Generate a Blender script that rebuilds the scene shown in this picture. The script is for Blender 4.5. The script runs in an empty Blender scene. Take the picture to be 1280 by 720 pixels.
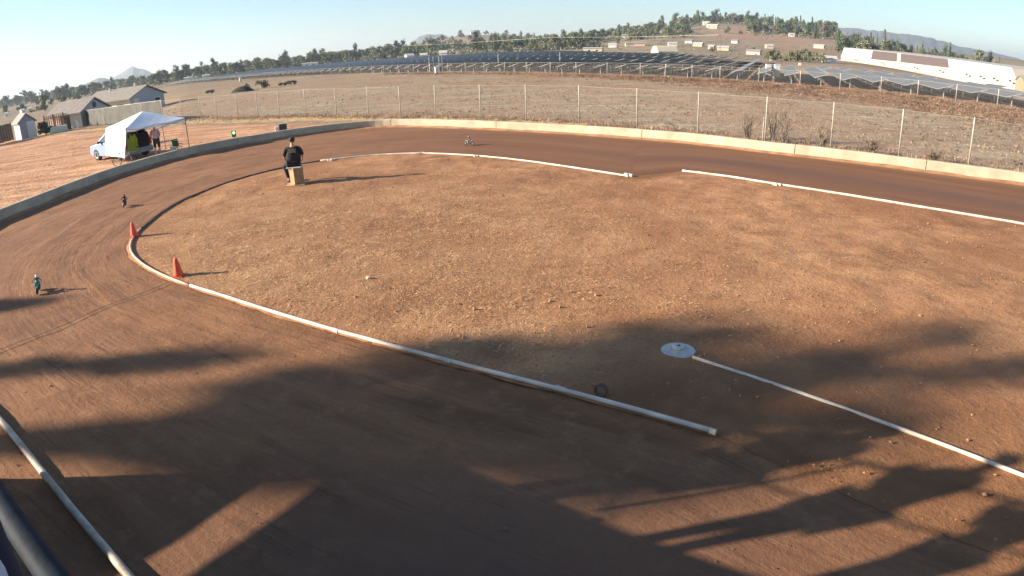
import bpy, bmesh, math, random
import numpy as np
from mathutils import Vector, Matrix, noise
random.seed(7)
PI = math.pi
R_ = math.radians
sc = bpy.context.scene
COL = sc.collection

# ------------------------------------------------------------------ lens (curved wide angle action-camera lens)
H = 4.0                      # eye height above the track
FPX, PITCH, ROLL = 793.14, .3738, -.0356
_f = Vector((0, math.cos(PITCH), -math.sin(PITCH)))
_r0 = Vector((1, 0, 0)); _u0 = _r0.cross(_f)
_r = _r0 * math.cos(ROLL) + _u0 * math.sin(ROLL)
_u = -_r0 * math.sin(ROLL) + _u0 * math.cos(ROLL)

def ray(x, y):
    dx = (x - 640) / FPX; dy = (360 - y) / FPX
    q = math.hypot(dx, dy); th = 2 * math.atan(q / 2)
    return _f * math.cos(th) + (_r * dx + _u * dy) * (math.sin(th) / max(q, 1e-9))

def sstep(a, b, t):
    t = min(1, max(0, (t - a) / (b - a))); return t * t * (3 - 2 * t)

def gauss(t, c, s): return math.exp(-((t - c) / s) ** 2)

def tz(x, y):
    """height of the land"""
    Rr = math.hypot(x, y)
    if Rr < 50: return 0.0
    az = math.degrees(math.atan2(x, y))
    z = 0.0
    if abs(az) < 75:
        z -= (1 - sstep(-33, -27, az)) * .024 * (min(Rr, 125) - 62) * (1 if Rr > 62 else 0)
        z -= sstep(29, 41, az) * .021 * max(0, min(Rr, 225) - 98)
        A = .25 * sstep(-14, 0, az) + .9 * sstep(3, 14, az) - .35 * sstep(26, 34, az)
        z += A * 20 * sstep(250, 900, Rr)
        z += 13 * gauss(az, 19.5, 4.6) * math.exp(-((Rr - 960) / 260) ** 2)
        z += 8 * gauss(az, 27, 3.5) * math.exp(-((Rr - 900) / 200) ** 2)
        z += 26 * gauss(az, -2.0, 7.5) * math.exp(-((Rr - 1350) / 330) ** 2)
        z += 10 * gauss(az, -20, 14) * sstep(600, 1200, Rr)
    if Rr > 200:
        k = min(1, (Rr - 200) / 500)
        z += k * 1.6 * noise.noise(Vector((x / 160, y / 160, 3.1)))
    return z

def hit(x, y):
    """point of the land seen at pixel (x, y) of the 1280x720 photo"""
    d = ray(x, y); t = 3.0; prev = t
    o = Vector((0, 0, H))
    while t < 4000:
        p = o + d * t
        if p.z < tz(p.x, p.y):
            a, b = prev, t
            for _ in range(18):
                m = (a + b) / 2; q = o + d * m
                if q.z < tz(q.x, q.y): b = m
                else: a = m
            q = o + d * b
            return Vector((q.x, q.y, tz(q.x, q.y)))
        prev = t; t *= 1.02
    p = o + d * (1200 / math.hypot(d.x, d.y)); return Vector((p.x, p.y, tz(p.x, p.y)))

def at(x, y, D):
    """point at horizontal distance D along the view of pixel (x, y)"""
    d = ray(x, y); return Vector((0, 0, H)) + d * (D / math.hypot(d.x, d.y))

def hdist(p): return math.hypot(p[0], p[1])

# ------------------------------------------------------------------ materials
def nt(name):
    m = bpy.data.materials.new(name); m.use_nodes = True
    return m, m.node_tree.nodes, m.node_tree.links, m.node_tree.nodes['Principled BSDF']

def mat(name, col, rough=.7, metal=0., var=.12, scale=6., bump=0., bscale=40., spec=.4, detail=4, emit=None, obj_rand=0.):
    m, N, L, B = nt(name)
    B.inputs['Roughness'].default_value = rough; B.inputs['Metallic'].default_value = metal
    B.inputs['Specular IOR Level'].default_value = spec
    tc = N.new('ShaderNodeTexCoord'); nz = N.new('ShaderNodeTexNoise')
    nz.inputs['Scale'].default_value = scale; nz.inputs['Detail'].default_value = detail
    L.new(tc.outputs['Object'], nz.inputs['Vector'])
    cr = N.new('ShaderNodeValToRGB')
    a = [max(0, c * (1 - var * 1.6)) for c in col]; b = [min(1, c * (1 + var * 1.6)) for c in col]
    cr.color_ramp.elements[0].position = .3; cr.color_ramp.elements[1].position = .7
    cr.color_ramp.elements[0].color = (*a, 1); cr.color_ramp.elements[1].color = (*b, 1)
    L.new(nz.outputs['Fac'], cr.inputs['Fac'])
    out = cr.outputs['Color']
    if obj_rand:
        oi = N.new('ShaderNodeObjectInfo'); hs = N.new('ShaderNodeHueSaturation')
        mr = N.new('ShaderNodeMapRange'); mr.inputs['To Min'].default_value = 1 - obj_rand; mr.inputs['To Max'].default_value = 1 + obj_rand
        L.new(oi.outputs['Random'], mr.inputs['Value']); L.new(mr.outputs['Result'], hs.inputs['Value'])
        L.new(out, hs.inputs['Color']); out = hs.outputs['Color']
    L.new(out, B.inputs['Base Color'])
    if bump:
        n2 = N.new('ShaderNodeTexNoise'); n2.inputs['Scale'].default_value = bscale; n2.inputs['Detail'].default_value = 5
        L.new(tc.outputs['Object'], n2.inputs['Vector'])
        bp = N.new('ShaderNodeBump'); bp.inputs['Strength'].default_value = bump; bp.inputs['Distance'].default_value = .02
        L.new(n2.outputs['Fac'], bp.inputs['Height']); L.new(bp.outputs['Normal'], B.inputs['Normal'])
    if emit:
        B.inputs['Emission Color'].default_value = (*emit[0], 1); B.inputs['Emission Strength'].default_value = emit[1]
    return m

class NG:
    """small node-graph helper"""
    def __init__(s, m): s.N, s.L = m.node_tree.nodes, m.node_tree.links; s.tc = s.N.new('ShaderNodeTexCoord')
    def noise(s, scale, detail=5, rough=.55, vec=None, dist=0.):
        n = s.N.new('ShaderNodeTexNoise'); n.inputs['Scale'].default_value = scale; n.inputs['Detail'].default_value = detail
        n.inputs['Roughness'].default_value = rough; n.inputs['Distortion'].default_value = dist
        s.L.new(vec or s.tc.outputs['Object'], n.inputs['Vector']); return n.outputs['Fac']
    def mapping(s, vec, scale=(1, 1, 1), rot=(0, 0, 0)):
        n = s.N.new('ShaderNodeMapping'); n.inputs['Scale'].default_value = scale; n.inputs['Rotation'].default_value = rot
        s.L.new(vec, n.inputs['Vector']); return n.outputs['Vector']
    def ramp(s, fac, stops):
        n = s.N.new('ShaderNodeValToRGB'); e = n.color_ramp.elements
        while len(e) > 1: e.remove(e[-1])
        for i, (p, c) in enumerate(stops):
            el = e[0] if i == 0 else e.new(p)
            el.position = p; el.color = (*c, 1) if isinstance(c, tuple) else (c, c, c, 1)
        s.L.new(fac, n.inputs['Fac']); return n.outputs['Color']
    def mix(s, f, a, b, mode='MIX'):
        n = s.N.new('ShaderNodeMix'); n.data_type = 'RGBA'; n.blend_type = mode; n.clamp_factor = True
        for v, i in ((f, 0), (a, 6), (b, 7)):
            if isinstance(v, (int, float)): n.inputs[i].default_value = v if i == 0 else (v, v, v, 1)
            elif isinstance(v, tuple): n.inputs[i].default_value = (*v, 1)
            else: s.L.new(v, n.inputs[i])
        return n.outputs[2]
    def math(s, op, a, b=0., c=0., clamp=False):
        n = s.N.new('ShaderNodeMath'); n.operation = op; n.use_clamp = clamp
        for i, v in enumerate((a, b, c)):
            if isinstance(v, (int, float)): n.inputs[i].default_value = v
            else: s.L.new(v, n.inputs[i])
        return n.outputs[0]
    def attr(s, name):
        n = s.N.new('ShaderNodeAttribute'); n.attribute_name = name; return n.outputs['Fac']
    def bump(s, B, h, strength=.5, dist=.02):
        n = s.N.new('ShaderNodeBump'); n.inputs['Strength'].default_value = strength; n.inputs['Distance'].default_value = dist
        s.L.new(h, n.inputs['Height']); s.L.new(n.outputs['Normal'], B.inputs['Normal'])

# ------------------------------------------------------------------ mesh helpers
class MB:
    def __init__(s): s.v = []; s.f = []
    def add(s, vs, fs):
        o = len(s.v); s.v += [tuple(v) for v in vs]; s.f += [tuple(i + o for i in f) for f in fs]
    def box(s, c, d, rz=0., rx=0., ry=0., taper=1.):
        M = Matrix.Translation(c) @ Matrix.Rotation(rz, 4, 'Z') @ Matrix.Rotation(ry, 4, 'Y') @ Matrix.Rotation(rx, 4, 'X')
        vs = []
        for z in (-1, 1):
            k = taper if z > 0 else 1
            for x, y in ((-1, -1), (1, -1), (1, 1), (-1, 1)):
                vs.append(M @ Vector((x * d[0] / 2 * k, y * d[1] / 2 * k, z * d[2] / 2)))
        s.add(vs, [(3, 2, 1, 0), (4, 5, 6, 7), (0, 1, 5, 4), (1, 2, 6, 5), (2, 3, 7, 6), (3, 0, 4, 7)])
    def tube(s, pts, r, n=8, cap=True):
        pts = [Vector(p) for p in pts]; rs = r if isinstance(r, (list, tuple)) else [r] * len(pts)
        rings = []; up = None
        for i, p in enumerate(pts):
            a = pts[max(0, i - 1)]; b = pts[min(len(pts) - 1, i + 1)]
            t = (b - a).normalized() if (b - a).length > 1e-9 else Vector((0, 0, 1))
            if up is None: up = t.orthogonal().normalized()
            u = (up - t * up.dot(t)); u = u.normalized() if u.length > 1e-6 else t.orthogonal().normalized(); up = u
            w = t.cross(u)
            rings.append([p + (u * math.cos(2 * PI * k / n) + w * math.sin(2 * PI * k / n)) * rs[i] for k in range(n)])
        vs = [v for r_ in rings for v in r_]; fs = []
        for i in range(len(pts) - 1):
            for k in range(n):
                fs.append((i * n + k, i * n + (k + 1) % n, (i + 1) * n + (k + 1) % n, (i + 1) * n + k))
        if cap: fs += [tuple(range(n))[::-1], tuple((len(pts) - 1) * n + k for k in range(n))]
        s.add(vs, fs)
    def lathe(s, prof, c=(0, 0, 0), n=24, M=None):
        vs = []; M = M or Matrix.Identity(4)
        for r, z in prof:
            for k in range(n):
                a = 2 * PI * k / n; vs.append(Vector(c) + (M @ Vector((r * math.cos(a), r * math.sin(a), z))))
        fs = []
        for i in range(len(prof) - 1):
            for k in range(n): fs.append((i * n + k, i * n + (k + 1) % n, (i + 1) * n + (k + 1) % n, (i + 1) * n + k))
        fs += [tuple(range(n))[::-1], tuple((len(prof) - 1) * n + k for k in range(n))]
        s.add(vs, fs)
    def torus(s, c, R, r, M=None, n=24, m=8):
        M = M or Matrix.Identity(4); vs = []; fs = []
        for i in range(n):
            a = 2 * PI * i / n
            for j in range(m):
                b = 2 * PI * j / m
                vs.append(Vector(c) + (M @ Vector(((R + r * math.cos(b)) * math.cos(a), (R + r * math.cos(b)) * math.sin(a), r * math.sin(b)))))
        for i in range(n):
            for j in range(m): fs.append((i * m + j, ((i + 1) % n) * m + j, ((i + 1) % n) * m + (j + 1) % m, i * m + (j + 1) % m))
        s.add(vs, fs)
    def prism(s, poly, ext, origin=(0, 0, 0), ax=(1, 0, 0), ay=(0, 0, 1), az=None):
        """poly (a,b) in plane ax, ay; extruded along az * ext, centred"""
        o = Vector(origin); ax = Vector(ax); ay = Vector(ay); az = Vector(az) if az else ax.cross(ay).normalized()
        n = len(poly); vs = []
        for k in (-.5, .5):
            for a, b in poly: vs.append(o + ax * a + ay * b + az * ext * k)
        fs = [tuple(range(n))[::-1], tuple(range(n, 2 * n))] + [(i, (i + 1) % n, n + (i + 1) % n, n + i) for i in range(n)]
        s.add(vs, fs)
    def ell(s, c, r, n=12, m=8, M=None):
        M = M or Matrix.Identity(4); vs = []; c = Vector(c)
        for i in range(1, m):
            t = PI * i / m
            for k in range(n):
                a = 2 * PI * k / n
                vs.append(c + (M @ Vector((r[0] * math.sin(t) * math.cos(a), r[1] * math.sin(t) * math.sin(a), r[2] * math.cos(t)))))
        vs.append(c + (M @ Vector((0, 0, r[2])))); vs.append(c + (M @ Vector((0, 0, -r[2])))); T = len(vs) - 2
        fs = []
        for i in range(m - 2):
            for k in range(n): fs.append((i * n + k, (i + 1) * n + k, (i + 1) * n + (k + 1) % n, i * n + (k + 1) % n))
        for k in range(n):
            fs.append((T, k, (k + 1) % n)); fs.append((T + 1, (m - 2) * n + (k + 1) % n, (m - 2) * n + k))
        s.add(vs, fs)
    def build(s, name, m, parent=None, smooth=False, bevel=0., loc=None):
        me = bpy.data.meshes.new(name); me.from_pydata(s.v, [], s.f); me.update()
        if m: me.materials.append(m)
        if smooth: me.polygons.foreach_set('use_smooth', [True] * len(me.polygons))
        o = bpy.data.objects.new(name, me); COL.objects.link(o)
        if bevel:
            b = o.modifiers.new('bevel', 'BEVEL'); b.width = bevel; b.segments = 2; b.limit_method = 'ANGLE'
        if parent: o.parent = parent
        if loc: o.location = loc
        return o

def tag(o, label=None, cat=None, group=None, kind=None):
    if label: o['label'] = label
    if cat: o['category'] = cat
    if group: o['group'] = group
    if kind: o['kind'] = kind
    return o

def thing(name, label, cat, loc=(0, 0, 0), rz=0., group=None, scale=1.):
    o = bpy.data.objects.new(name, None); COL.objects.link(o); o.empty_display_size = .2
    o.location = loc; o.rotation_euler = (0, 0, rz); o.scale = (scale,) * 3
    return tag(o, label, cat, group)

def dup(o, loc, rz=0., label=None, group=None, scale=None):
    r = o.copy(); COL.objects.link(r); r.location = loc; r.rotation_euler = (0, 0, rz)
    if scale: r.scale = scale if isinstance(scale, tuple) else (scale,) * 3
    if label: r['label'] = label
    if group: r['group'] = group
    for ch in list(o.children):
        c = ch.copy(); COL.objects.link(c); c.parent = r
        for g in list(ch.children):
            d = g.copy(); COL.objects.link(d); d.parent = c
    return r

def struct(o, name=None):
    o['kind'] = 'structure'; return o

# ------------------------------------------------------------------ key lines of the track (metres)
def gz(x, y, z=0.):
    d = ray(x, y); t = (z - H) / d.z; return Vector((d.x * t, d.y * t, z))

WALL_PX = [(0, 277), (50, 257.5), (112, 232), (175, 211), (250, 191), (320, 178.5), (367, 170), (430, 162.5), (480, 158), (530, 158.3), (580, 160), (680, 165), (800, 173.2), (870, 179.3), (960, 190.5), (1060, 201.5), (1160, 214.5), (1280, 230.5)]
WALL = [gz(*p) for p in WALL_PX]
WALL = [Vector((-11.0, 9.0, 0)), Vector((-14.6, 11.8, 0)), Vector((-17.2, 15.0, 0))] + WALL + [WALL[-1] + (WALL[-1] - WALL[-2]) * k for k in (1, 2.2)]

def catmull(P, step=.3):
    P = [Vector(p) for p in P]; out = []
    for i in range(len(P) - 1):
        p0 = P[max(0, i - 1)]; p1 = P[i]; p2 = P[i + 1]; p3 = P[min(len(P) - 1, i + 2)]
        n = max(1, int((p2 - p1).length / step))
        for k in range(n):
            t = k / n
            out.append(.5 * ((2 * p1) + (p2 - p0) * t + (2 * p0 - 5 * p1 + 4 * p2 - p3) * t * t + (3 * p1 - p0 - 3 * p2 + p3) * t ** 3))
    out.append(P[-1]); return out

def smooth_line(P, it=2):
    P = [p.copy() for p in P]
    for _ in range(it):
        Q = [p.copy() for p in P]
        for i in range(1, len(P) - 1): Q[i] = P[i] * .5 + (P[i - 1] + P[i + 1]) * .25
        P = Q
    return P

WALLC = smooth_line(catmull(WALL, .5), 8)

P_FAR = [(788, 220.5), (740, 213), (700, 207), (650, 200), (600, 195), (560, 192.5), (525, 191.5), (490, 192.5), (460, 194.5), (430, 197.5), (400, 201)]
P_BACK = [(400, 201), (365, 207), (330, 215), (300, 223), (275, 231), (250, 241), (230, 249), (212, 259), (198, 268), (187, 277), (176, 286)]
P_BEND = [(176, 286), (168, 294), (163, 303), (162.5, 311), (167, 320), (176, 328.5), (188, 336.5), (202, 343.5), (220, 351), (238, 357)]
P_NEAR = [(238, 357), (280, 370), (320, 383), (370, 398.5), (420, 413), (490, 432), (560, 451), (650, 474), (740, 497), (820, 519), (893, 540)]
PW = lambda L: [gz(x, y, .02) for x, y in L]
INNER = PW(P_FAR) + PW(P_BACK)[1:] + PW(P_BEND)[1:] + PW(P_NEAR)[1:]
P_RIGHT = [(853, 213.5), (900, 219), (970, 230), (1040, 240.5), (1120, 253.5), (1200, 266.5), (1280, 280), (1340, 291)]
P_PIT = [(866, 447), (960, 478), (1050, 509), (1130, 538), (1210, 568), (1285, 597), (1340, 619)]
P_OUT = [(-60, 455), (-25, 497), (0, 524), (35, 567), (70, 611), (105, 654), (136, 690), (160, 719), (190, 757)]

def inside(poly, X, Y):
    c = np.zeros(X.shape, bool); n = len(poly); j = n - 1
    for i in range(n):
        xi, yi = poly[i][0], poly[i][1]; xj, yj = poly[j][0], poly[j][1]
        with np.errstate(divide='ignore', invalid='ignore'):
            k = ((yi > Y) != (yj > Y)) & (X < (xj - xi) * (Y - yi) / (yj - yi + 1e-12) + xi)
        c ^= k; j = i
    return c

def polydist(line, X, Y):
    """distance and arc length of the nearest point of an open line"""
    best = np.full(X.shape, 1e9); arc = np.zeros(X.shape); s = 0.
    for i in range(len(line) - 1):
        ax, ay = line[i][0], line[i][1]; bx, by = line[i + 1][0], line[i + 1][1]
        L = math.hypot(bx - ax, by - ay)
        if L < 1e-6: continue
        t = np.clip(((X - ax) * (bx - ax) + (Y - ay) * (by - ay)) / L ** 2, 0, 1)
        d = np.hypot(X - ax - t * (bx - ax), Y - ay - t * (by - ay))
        k = d < best; best = np.where(k, d, best); arc = np.where(k, s + t * L, arc); s += L
    return best, arc

def nearest(line, X, Y):
    best = np.full(X.shape, 1e9); NX = X.copy(); NY = Y.copy()
    for i in range(len(line) - 1):
        ax, ay = line[i][0], line[i][1]; bx, by = line[i + 1][0], line[i + 1][1]; L2 = (bx - ax) ** 2 + (by - ay) ** 2
        if L2 < 1e-12: continue
        t = np.clip(((X - ax) * (bx - ax) + (Y - ay) * (by - ay)) / L2, 0, 1); px = ax + t * (bx - ax); py = ay + t * (by - ay)
        d = np.hypot(X - px, Y - py); k = d < best; best = np.where(k, d, best); NX = np.where(k, px, NX); NY = np.where(k, py, NY)
    return NX, NY

# cheap numpy value noise
_rng = np.random.default_rng(5)
_G = _rng.random((256, 256))
def vnoise(X, Y, s, off=0.):
    u = X / s + off + 1000; v = Y / s + off * 1.7 + 1000
    iu = np.floor(u).astype(int); iv = np.floor(v).astype(int); fu = u - iu; fv = v - iv
    fu = fu * fu * (3 - 2 * fu); fv = fv * fv * (3 - 2 * fv)
    g = lambda a, b: _G[a % 256, b % 256]
    return (g(iu, iv) * (1 - fu) + g(iu + 1, iv) * fu) * (1 - fv) + (g(iu, iv + 1) * (1 - fu) + g(iu + 1, iv + 1) * fu) * fv - .5

def sheet(name, X, Y, Z, keep, m, attrs=None, smooth=True):
    ny, nx = X.shape; idx = -np.ones(X.shape, int)
    fk = keep[:-1, :-1] & keep[1:, :-1] & keep[:-1, 1:] & keep[1:, 1:]
    used = np.zeros(X.shape, bool)
    used[:-1, :-1] |= fk; used[1:, :-1] |= fk; used[:-1, 1:] |= fk; used[1:, 1:] |= fk
    idx[used] = np.arange(used.sum())
    co = np.stack([X[used], Y[used], Z[used]], 1)
    F = np.stack([idx[:-1, :-1][fk], idx[:-1, 1:][fk], idx[1:, 1:][fk], idx[1:, :-1][fk]], 1)
    me = bpy.data.meshes.new(name)
    me.vertices.add(len(co)); me.vertices.foreach_set('co', co.ravel().astype(np.float32))
    me.loops.add(F.size); me.loops.foreach_set('vertex_index', F.ravel().astype(np.int32))
    me.polygons.add(len(F)); me.polygons.foreach_set('loop_start', (np.arange(len(F)) * 4).astype(np.int32))
    me.polygons.foreach_set('use_smooth', np.full(len(F), smooth))
    me.update(calc_edges=True); me.validate()
    for k, a in (attrs or {}).items():
        at_ = me.attributes.new(k, 'FLOAT', 'POINT'); at_.data.foreach_set('value', a[used].astype(np.float32))
    me.materials.append(m)
    o = bpy.data.objects.new(name, me); COL.objects.link(o); return o

# ------------------------------------------------------------------ ground materials
def ground_material():
    m, N, L, B = nt('land'); g = NG(m)
    n1 = g.noise(.35, 6, .6); n2 = g.noise(2.2, 6, .65); n3 = g.noise(.02, 4, .5); n4 = g.noise(.09, 5, .6)
    st = g.mapping(g.tc.outputs['Object'], (.09, .9, 1), (0, 0, R_(38)))
    n5 = g.noise(1.0, 5, .6, st)
    dry = g.mix(g.ramp(n5, [(.40, 0.), (.60, 1.)]), (.28, .215, .14), (.47, .37, .245))
    dry = g.mix(g.ramp(n2, [(.42, 0.), (.66, .75)]), dry, (.27, .18, .115))
    dry = g.mix(g.ramp(n4, [(.42, 0.), (.60, .85)]), dry, (.33, .205, .125))
    dry = g.mix(g.ramp(g.noise(.7, 6, .7), [(.52, 0.), (.66, .7)]), dry, (.19, .115, .07))
    dry = g.mix(g.ramp(g.noise(5., 5, .75), [(.38, .6), (.52, 0.)]), dry, (.20, .145, .095))
    pad = g.mix(g.ramp(g.noise(1.0, 6, .62, g.mapping(g.tc.outputs['Object'], (.16, .9, 1), (0, 0, R_(-12)))), [(.36, 0.), (.62, 1.)]), (.36, .18, .095), (.60, .34, .195))
    straw = g.mix(g.ramp(n2, [(.35, 0.), (.65, 1.)]), (.36, .22, .10), (.62, .44, .22))
    weed = g.mix(g.ramp(g.noise(1.3, 6, .7), [(.4, 0.), (.6, 1.)]), (.17, .085, .045), (.36, .21, .12))
    lot = g.mix(g.ramp(n1, [(.4, 0.), (.6, 1.)]), (.30, .24, .18), (.40, .30, .20))
    far = g.mix(g.ramp(n3, [(.40, 0.), (.6, 1.)]), (.30, .225, .15), (.22, .175, .12))
    far = g.mix(g.ramp(n4, [(.5, 0.), (.64, .6)]), far, (.13, .11, .065))
    far = g.mix(g.ramp(g.noise(.006, 3), [(.5, 0.), (.6, .7)]), far, (.33, .20, .135))
    def m_(name, wob=.5):
        a = g.attr(name)
        w = g.math('MULTIPLY', g.math('SUBTRACT', n1, .5), wob)
        w2 = g.math('MULTIPLY', g.math('SUBTRACT', n2, .5), wob)
        a = g.math('ADD', g.math('ADD', a, w), w2)
        return g.ramp(a, [(.42, 0.), (.58, 1.)])
    c = dry
    c = g.mix(m_('weed', .9), c, weed)
    c = g.mix(m_('pad'), c, pad)
    c = g.mix(m_('straw'), c, straw)
    c = g.mix(m_('lot'), c, lot)
    c = g.mix(g.attr('far'), c, far)
    L.new(c, B.inputs['Base Color']); B.inputs['Roughness'].default_value = .95; B.inputs['Specular IOR Level'].default_value = .15
    g.bump(B, g.math('ADD', g.noise(1.2, 6, .65), g.math('MULTIPLY', g.noise(9, 4), .4)), .9, .25)
    return m

def track_material():
    m, N, L, B = nt('track_clay'); g = NG(m)
    cu = N.new('ShaderNodeCombineXYZ')
    L.new(g.attr('u'), cu.inputs['X']); L.new(g.attr('v'), cu.inputs['Y'])
    uv = cu.outputs['Vector']
    st = g.noise(1., 6, .62, g.mapping(uv, (.30, 2.2, 1)), .9)
    st2 = g.noise(1., 5, .6, g.mapping(uv, (1.3, 6.5, 1)), .9)
    st3 = g.noise(1., 3, .6, g.mapping(uv, (.06, .7, 1)))
    big = g.noise(.35, 5, .55); fine = g.noise(28, 5, .7)
    c = g.mix(g.ramp(st, [(.34, 0.), (.66, 1.)]), (.175, .074, .031), (.300, .138, .060))
    c = g.mix(g.ramp(st2, [(.40, .55), (.5, 0.)]), c, (.20, .095, .045))
    c = g.mix(g.ramp(big, [(.45, 0.), (.7, .6)]), c, (.345, .165, .074))
    c = g.mix(g.ramp(g.noise(.75, 6, .68), [(.50, 0.), (.66, .6)]), c, (.155, .068, .030))
    c = g.mix(g.ramp(g.noise(2.6, 6, .7), [(.34, .5), (.46, 0.)]), c, (.37, .185, .088))
    c = g.mix(g.ramp(st3, [(.48, 0.), (.68, .5)]), c, (.27, .13, .065))
    l1 = g.noise(1., 3, .5, g.mapping(uv, (.42, 15., 1), (0, 0, .05)), .25); l2 = g.noise(1., 3, .5, g.mapping(uv, (.5, 13., 1), (0, 0, -.22)), .2)
    brk = g.ramp(g.noise(.8, 4, .6), [(.46, 0.), (.62, 1.)])
    c = g.mix(g.math('MULTIPLY', g.ramp(l1, [(.60, 0.), (.66, .75)]), brk), c, (.095, .040, .019))
    c = g.mix(g.math('MULTIPLY', g.ramp(l2, [(.61, 0.), (.67, .65)]), brk), c, (.105, .046, .022))
    c = g.mix(g.math('MULTIPLY', g.ramp(l2, [(.31, .45), (.38, 0.)]), brk), c, (.42, .225, .115))
    wet = g.attr('wet')
    wetc = g.mix(g.ramp(st3, [(.35, 0.), (.65, 1.)]), (.150, .062, .027), (.220, .100, .047))
    c = g.mix(wet, c, wetc)
    pol = g.math('MULTIPLY', g.attr('polish_shade'), g.ramp(st, [(.25, .5), (.75, 1.)]))
    c = g.mix(pol, c, (.125, .064, .040))  # dark tone also paints the shadow deeper, besides the polished clay
    c = g.mix(g.ramp(fine, [(.35, .35), (.55, 0.)]), c, (.13, .065, .035))
    L.new(c, B.inputs['Base Color'])
    L.new(g.math('SUBTRACT', .93, g.math('MULTIPLY', pol, .22)), B.inputs['Roughness'])
    B.inputs['Specular IOR Level'].default_value = .3
    hgt = g.math('ADD', g.math('ADD', g.math('MULTIPLY', g.noise(11., 6, .75), .45), g.math('MULTIPLY', st2, .4)), g.math('ADD', g.math('MULTIPLY', st, .8), g.math('MULTIPLY', fine, .22)))
    hgt = g.math('MULTIPLY', hgt, g.math('SUBTRACT', 1., g.math('MULTIPLY', g.math('MAXIMUM', wet, g.attr('polish_shade')), .75)))
    g.bump(B, hgt, .85, .05)
    return m

def infield_material():
    m, N, L, B = nt('infield_clay'); g = NG(m)
    o = g.tc.outputs['Object']
    big = g.noise(.22, 5, .6); mid = g.noise(1.1, 6, .65); fine = g.noise(16, 6, .72)
    warp = N.new('ShaderNodeVectorMath'); warp.operation = 'ADD'
    nz = N.new('ShaderNodeTexNoise'); nz.inputs['Scale'].default_value = .8; nz.inputs['Detail'].default_value = 3; L.new(o, nz.inputs['Vector'])
    sc_ = N.new('ShaderNodeVectorMath'); sc_.operation = 'SCALE'; sc_.inputs['Scale'].default_value = 1.6; L.new(nz.outputs['Color'], sc_.inputs[0])
    L.new(o, warp.inputs[0]); L.new(sc_.outputs[0], warp.inputs[1]); w = warp.outputs[0]
    s1 = g.noise(1., 4, .6, g.mapping(w, (22, 2.2, 1), (0, 0, .5))); s2 = g.noise(1., 4, .6, g.mapping(w, (2.4, 20, 1), (0, 0, .2)))
    straw = g.math('MAXIMUM', g.ramp(s1, [(.56, 0.), (.66, 1.)]), g.ramp(s2, [(.57, 0.), (.68, 1.)]))
    gm = g.math('MULTIPLY', g.attr('grass'), g.ramp(g.math('ADD', mid, g.math('MULTIPLY', big, .5)), [(.55, .12), (.85, 1.)]))
    c = g.mix(g.ramp(mid, [(.36, 0.), (.62, 1.)]), (.330, .162, .078), (.51, .268, .132))
    c = g.mix(g.ramp(big, [(.38, .8), (.56, 0.)]), c, (.27, .120, .056))
    c = g.mix(g.ramp(g.noise(.42, 6, .68, None, .6), [(.52, 0.), (.66, .85)]), c, (.225, .105, .052))
    c = g.mix(g.math('MULTIPLY', gm, .55), c, (.30, .165, .085))
    c = g.mix(g.math('MULTIPLY', g.math('MULTIPLY', straw, gm), .8), c, (.60, .40, .20))
    c = g.mix(g.ramp(fine, [(.32, .55), (.5, 0.)]), c, (.17, .080, .042))
    c = g.mix(g.ramp(g.noise(60, 3), [(.6, 0.), (.72, .18)]), c, (.60, .40, .24))
    c = g.mix(g.ramp(g.noise(.9, 5, .6, g.mapping(o, (.35, 1.3, 1), (0, 0, -.25))), [(.60, 0.), (.72, .6)]), c, (.21, .100, .055))
    c = g.mix(g.ramp(g.math('ADD', g.attr('pit'), g.math('MULTIPLY', g.math('SUBTRACT', mid, .5), .8)), [(.3, 0.), (.7, 1.)]), c, g.mix(g.ramp(mid, [(.36, 0.), (.64, 1.)]), (.19, .086, .040), (.29, .138, .064)))
    L.new(c, B.inputs['Base Color']); B.inputs['Roughness'].default_value = .95; B.inputs['Specular IOR Level'].default_value = .15
    h = g.math('ADD', g.math('MULTIPLY', fine, .7), g.math('ADD', g.math('MULTIPLY', g.noise(4.5, 6, .7), 1.), g.math('MULTIPLY', g.math('MULTIPLY', straw, gm), .35)))
    g.bump(B, h, .75, .05)
    return m

M_land = ground_material(); M_track = track_material(); M_inf = infield_material()

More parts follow.
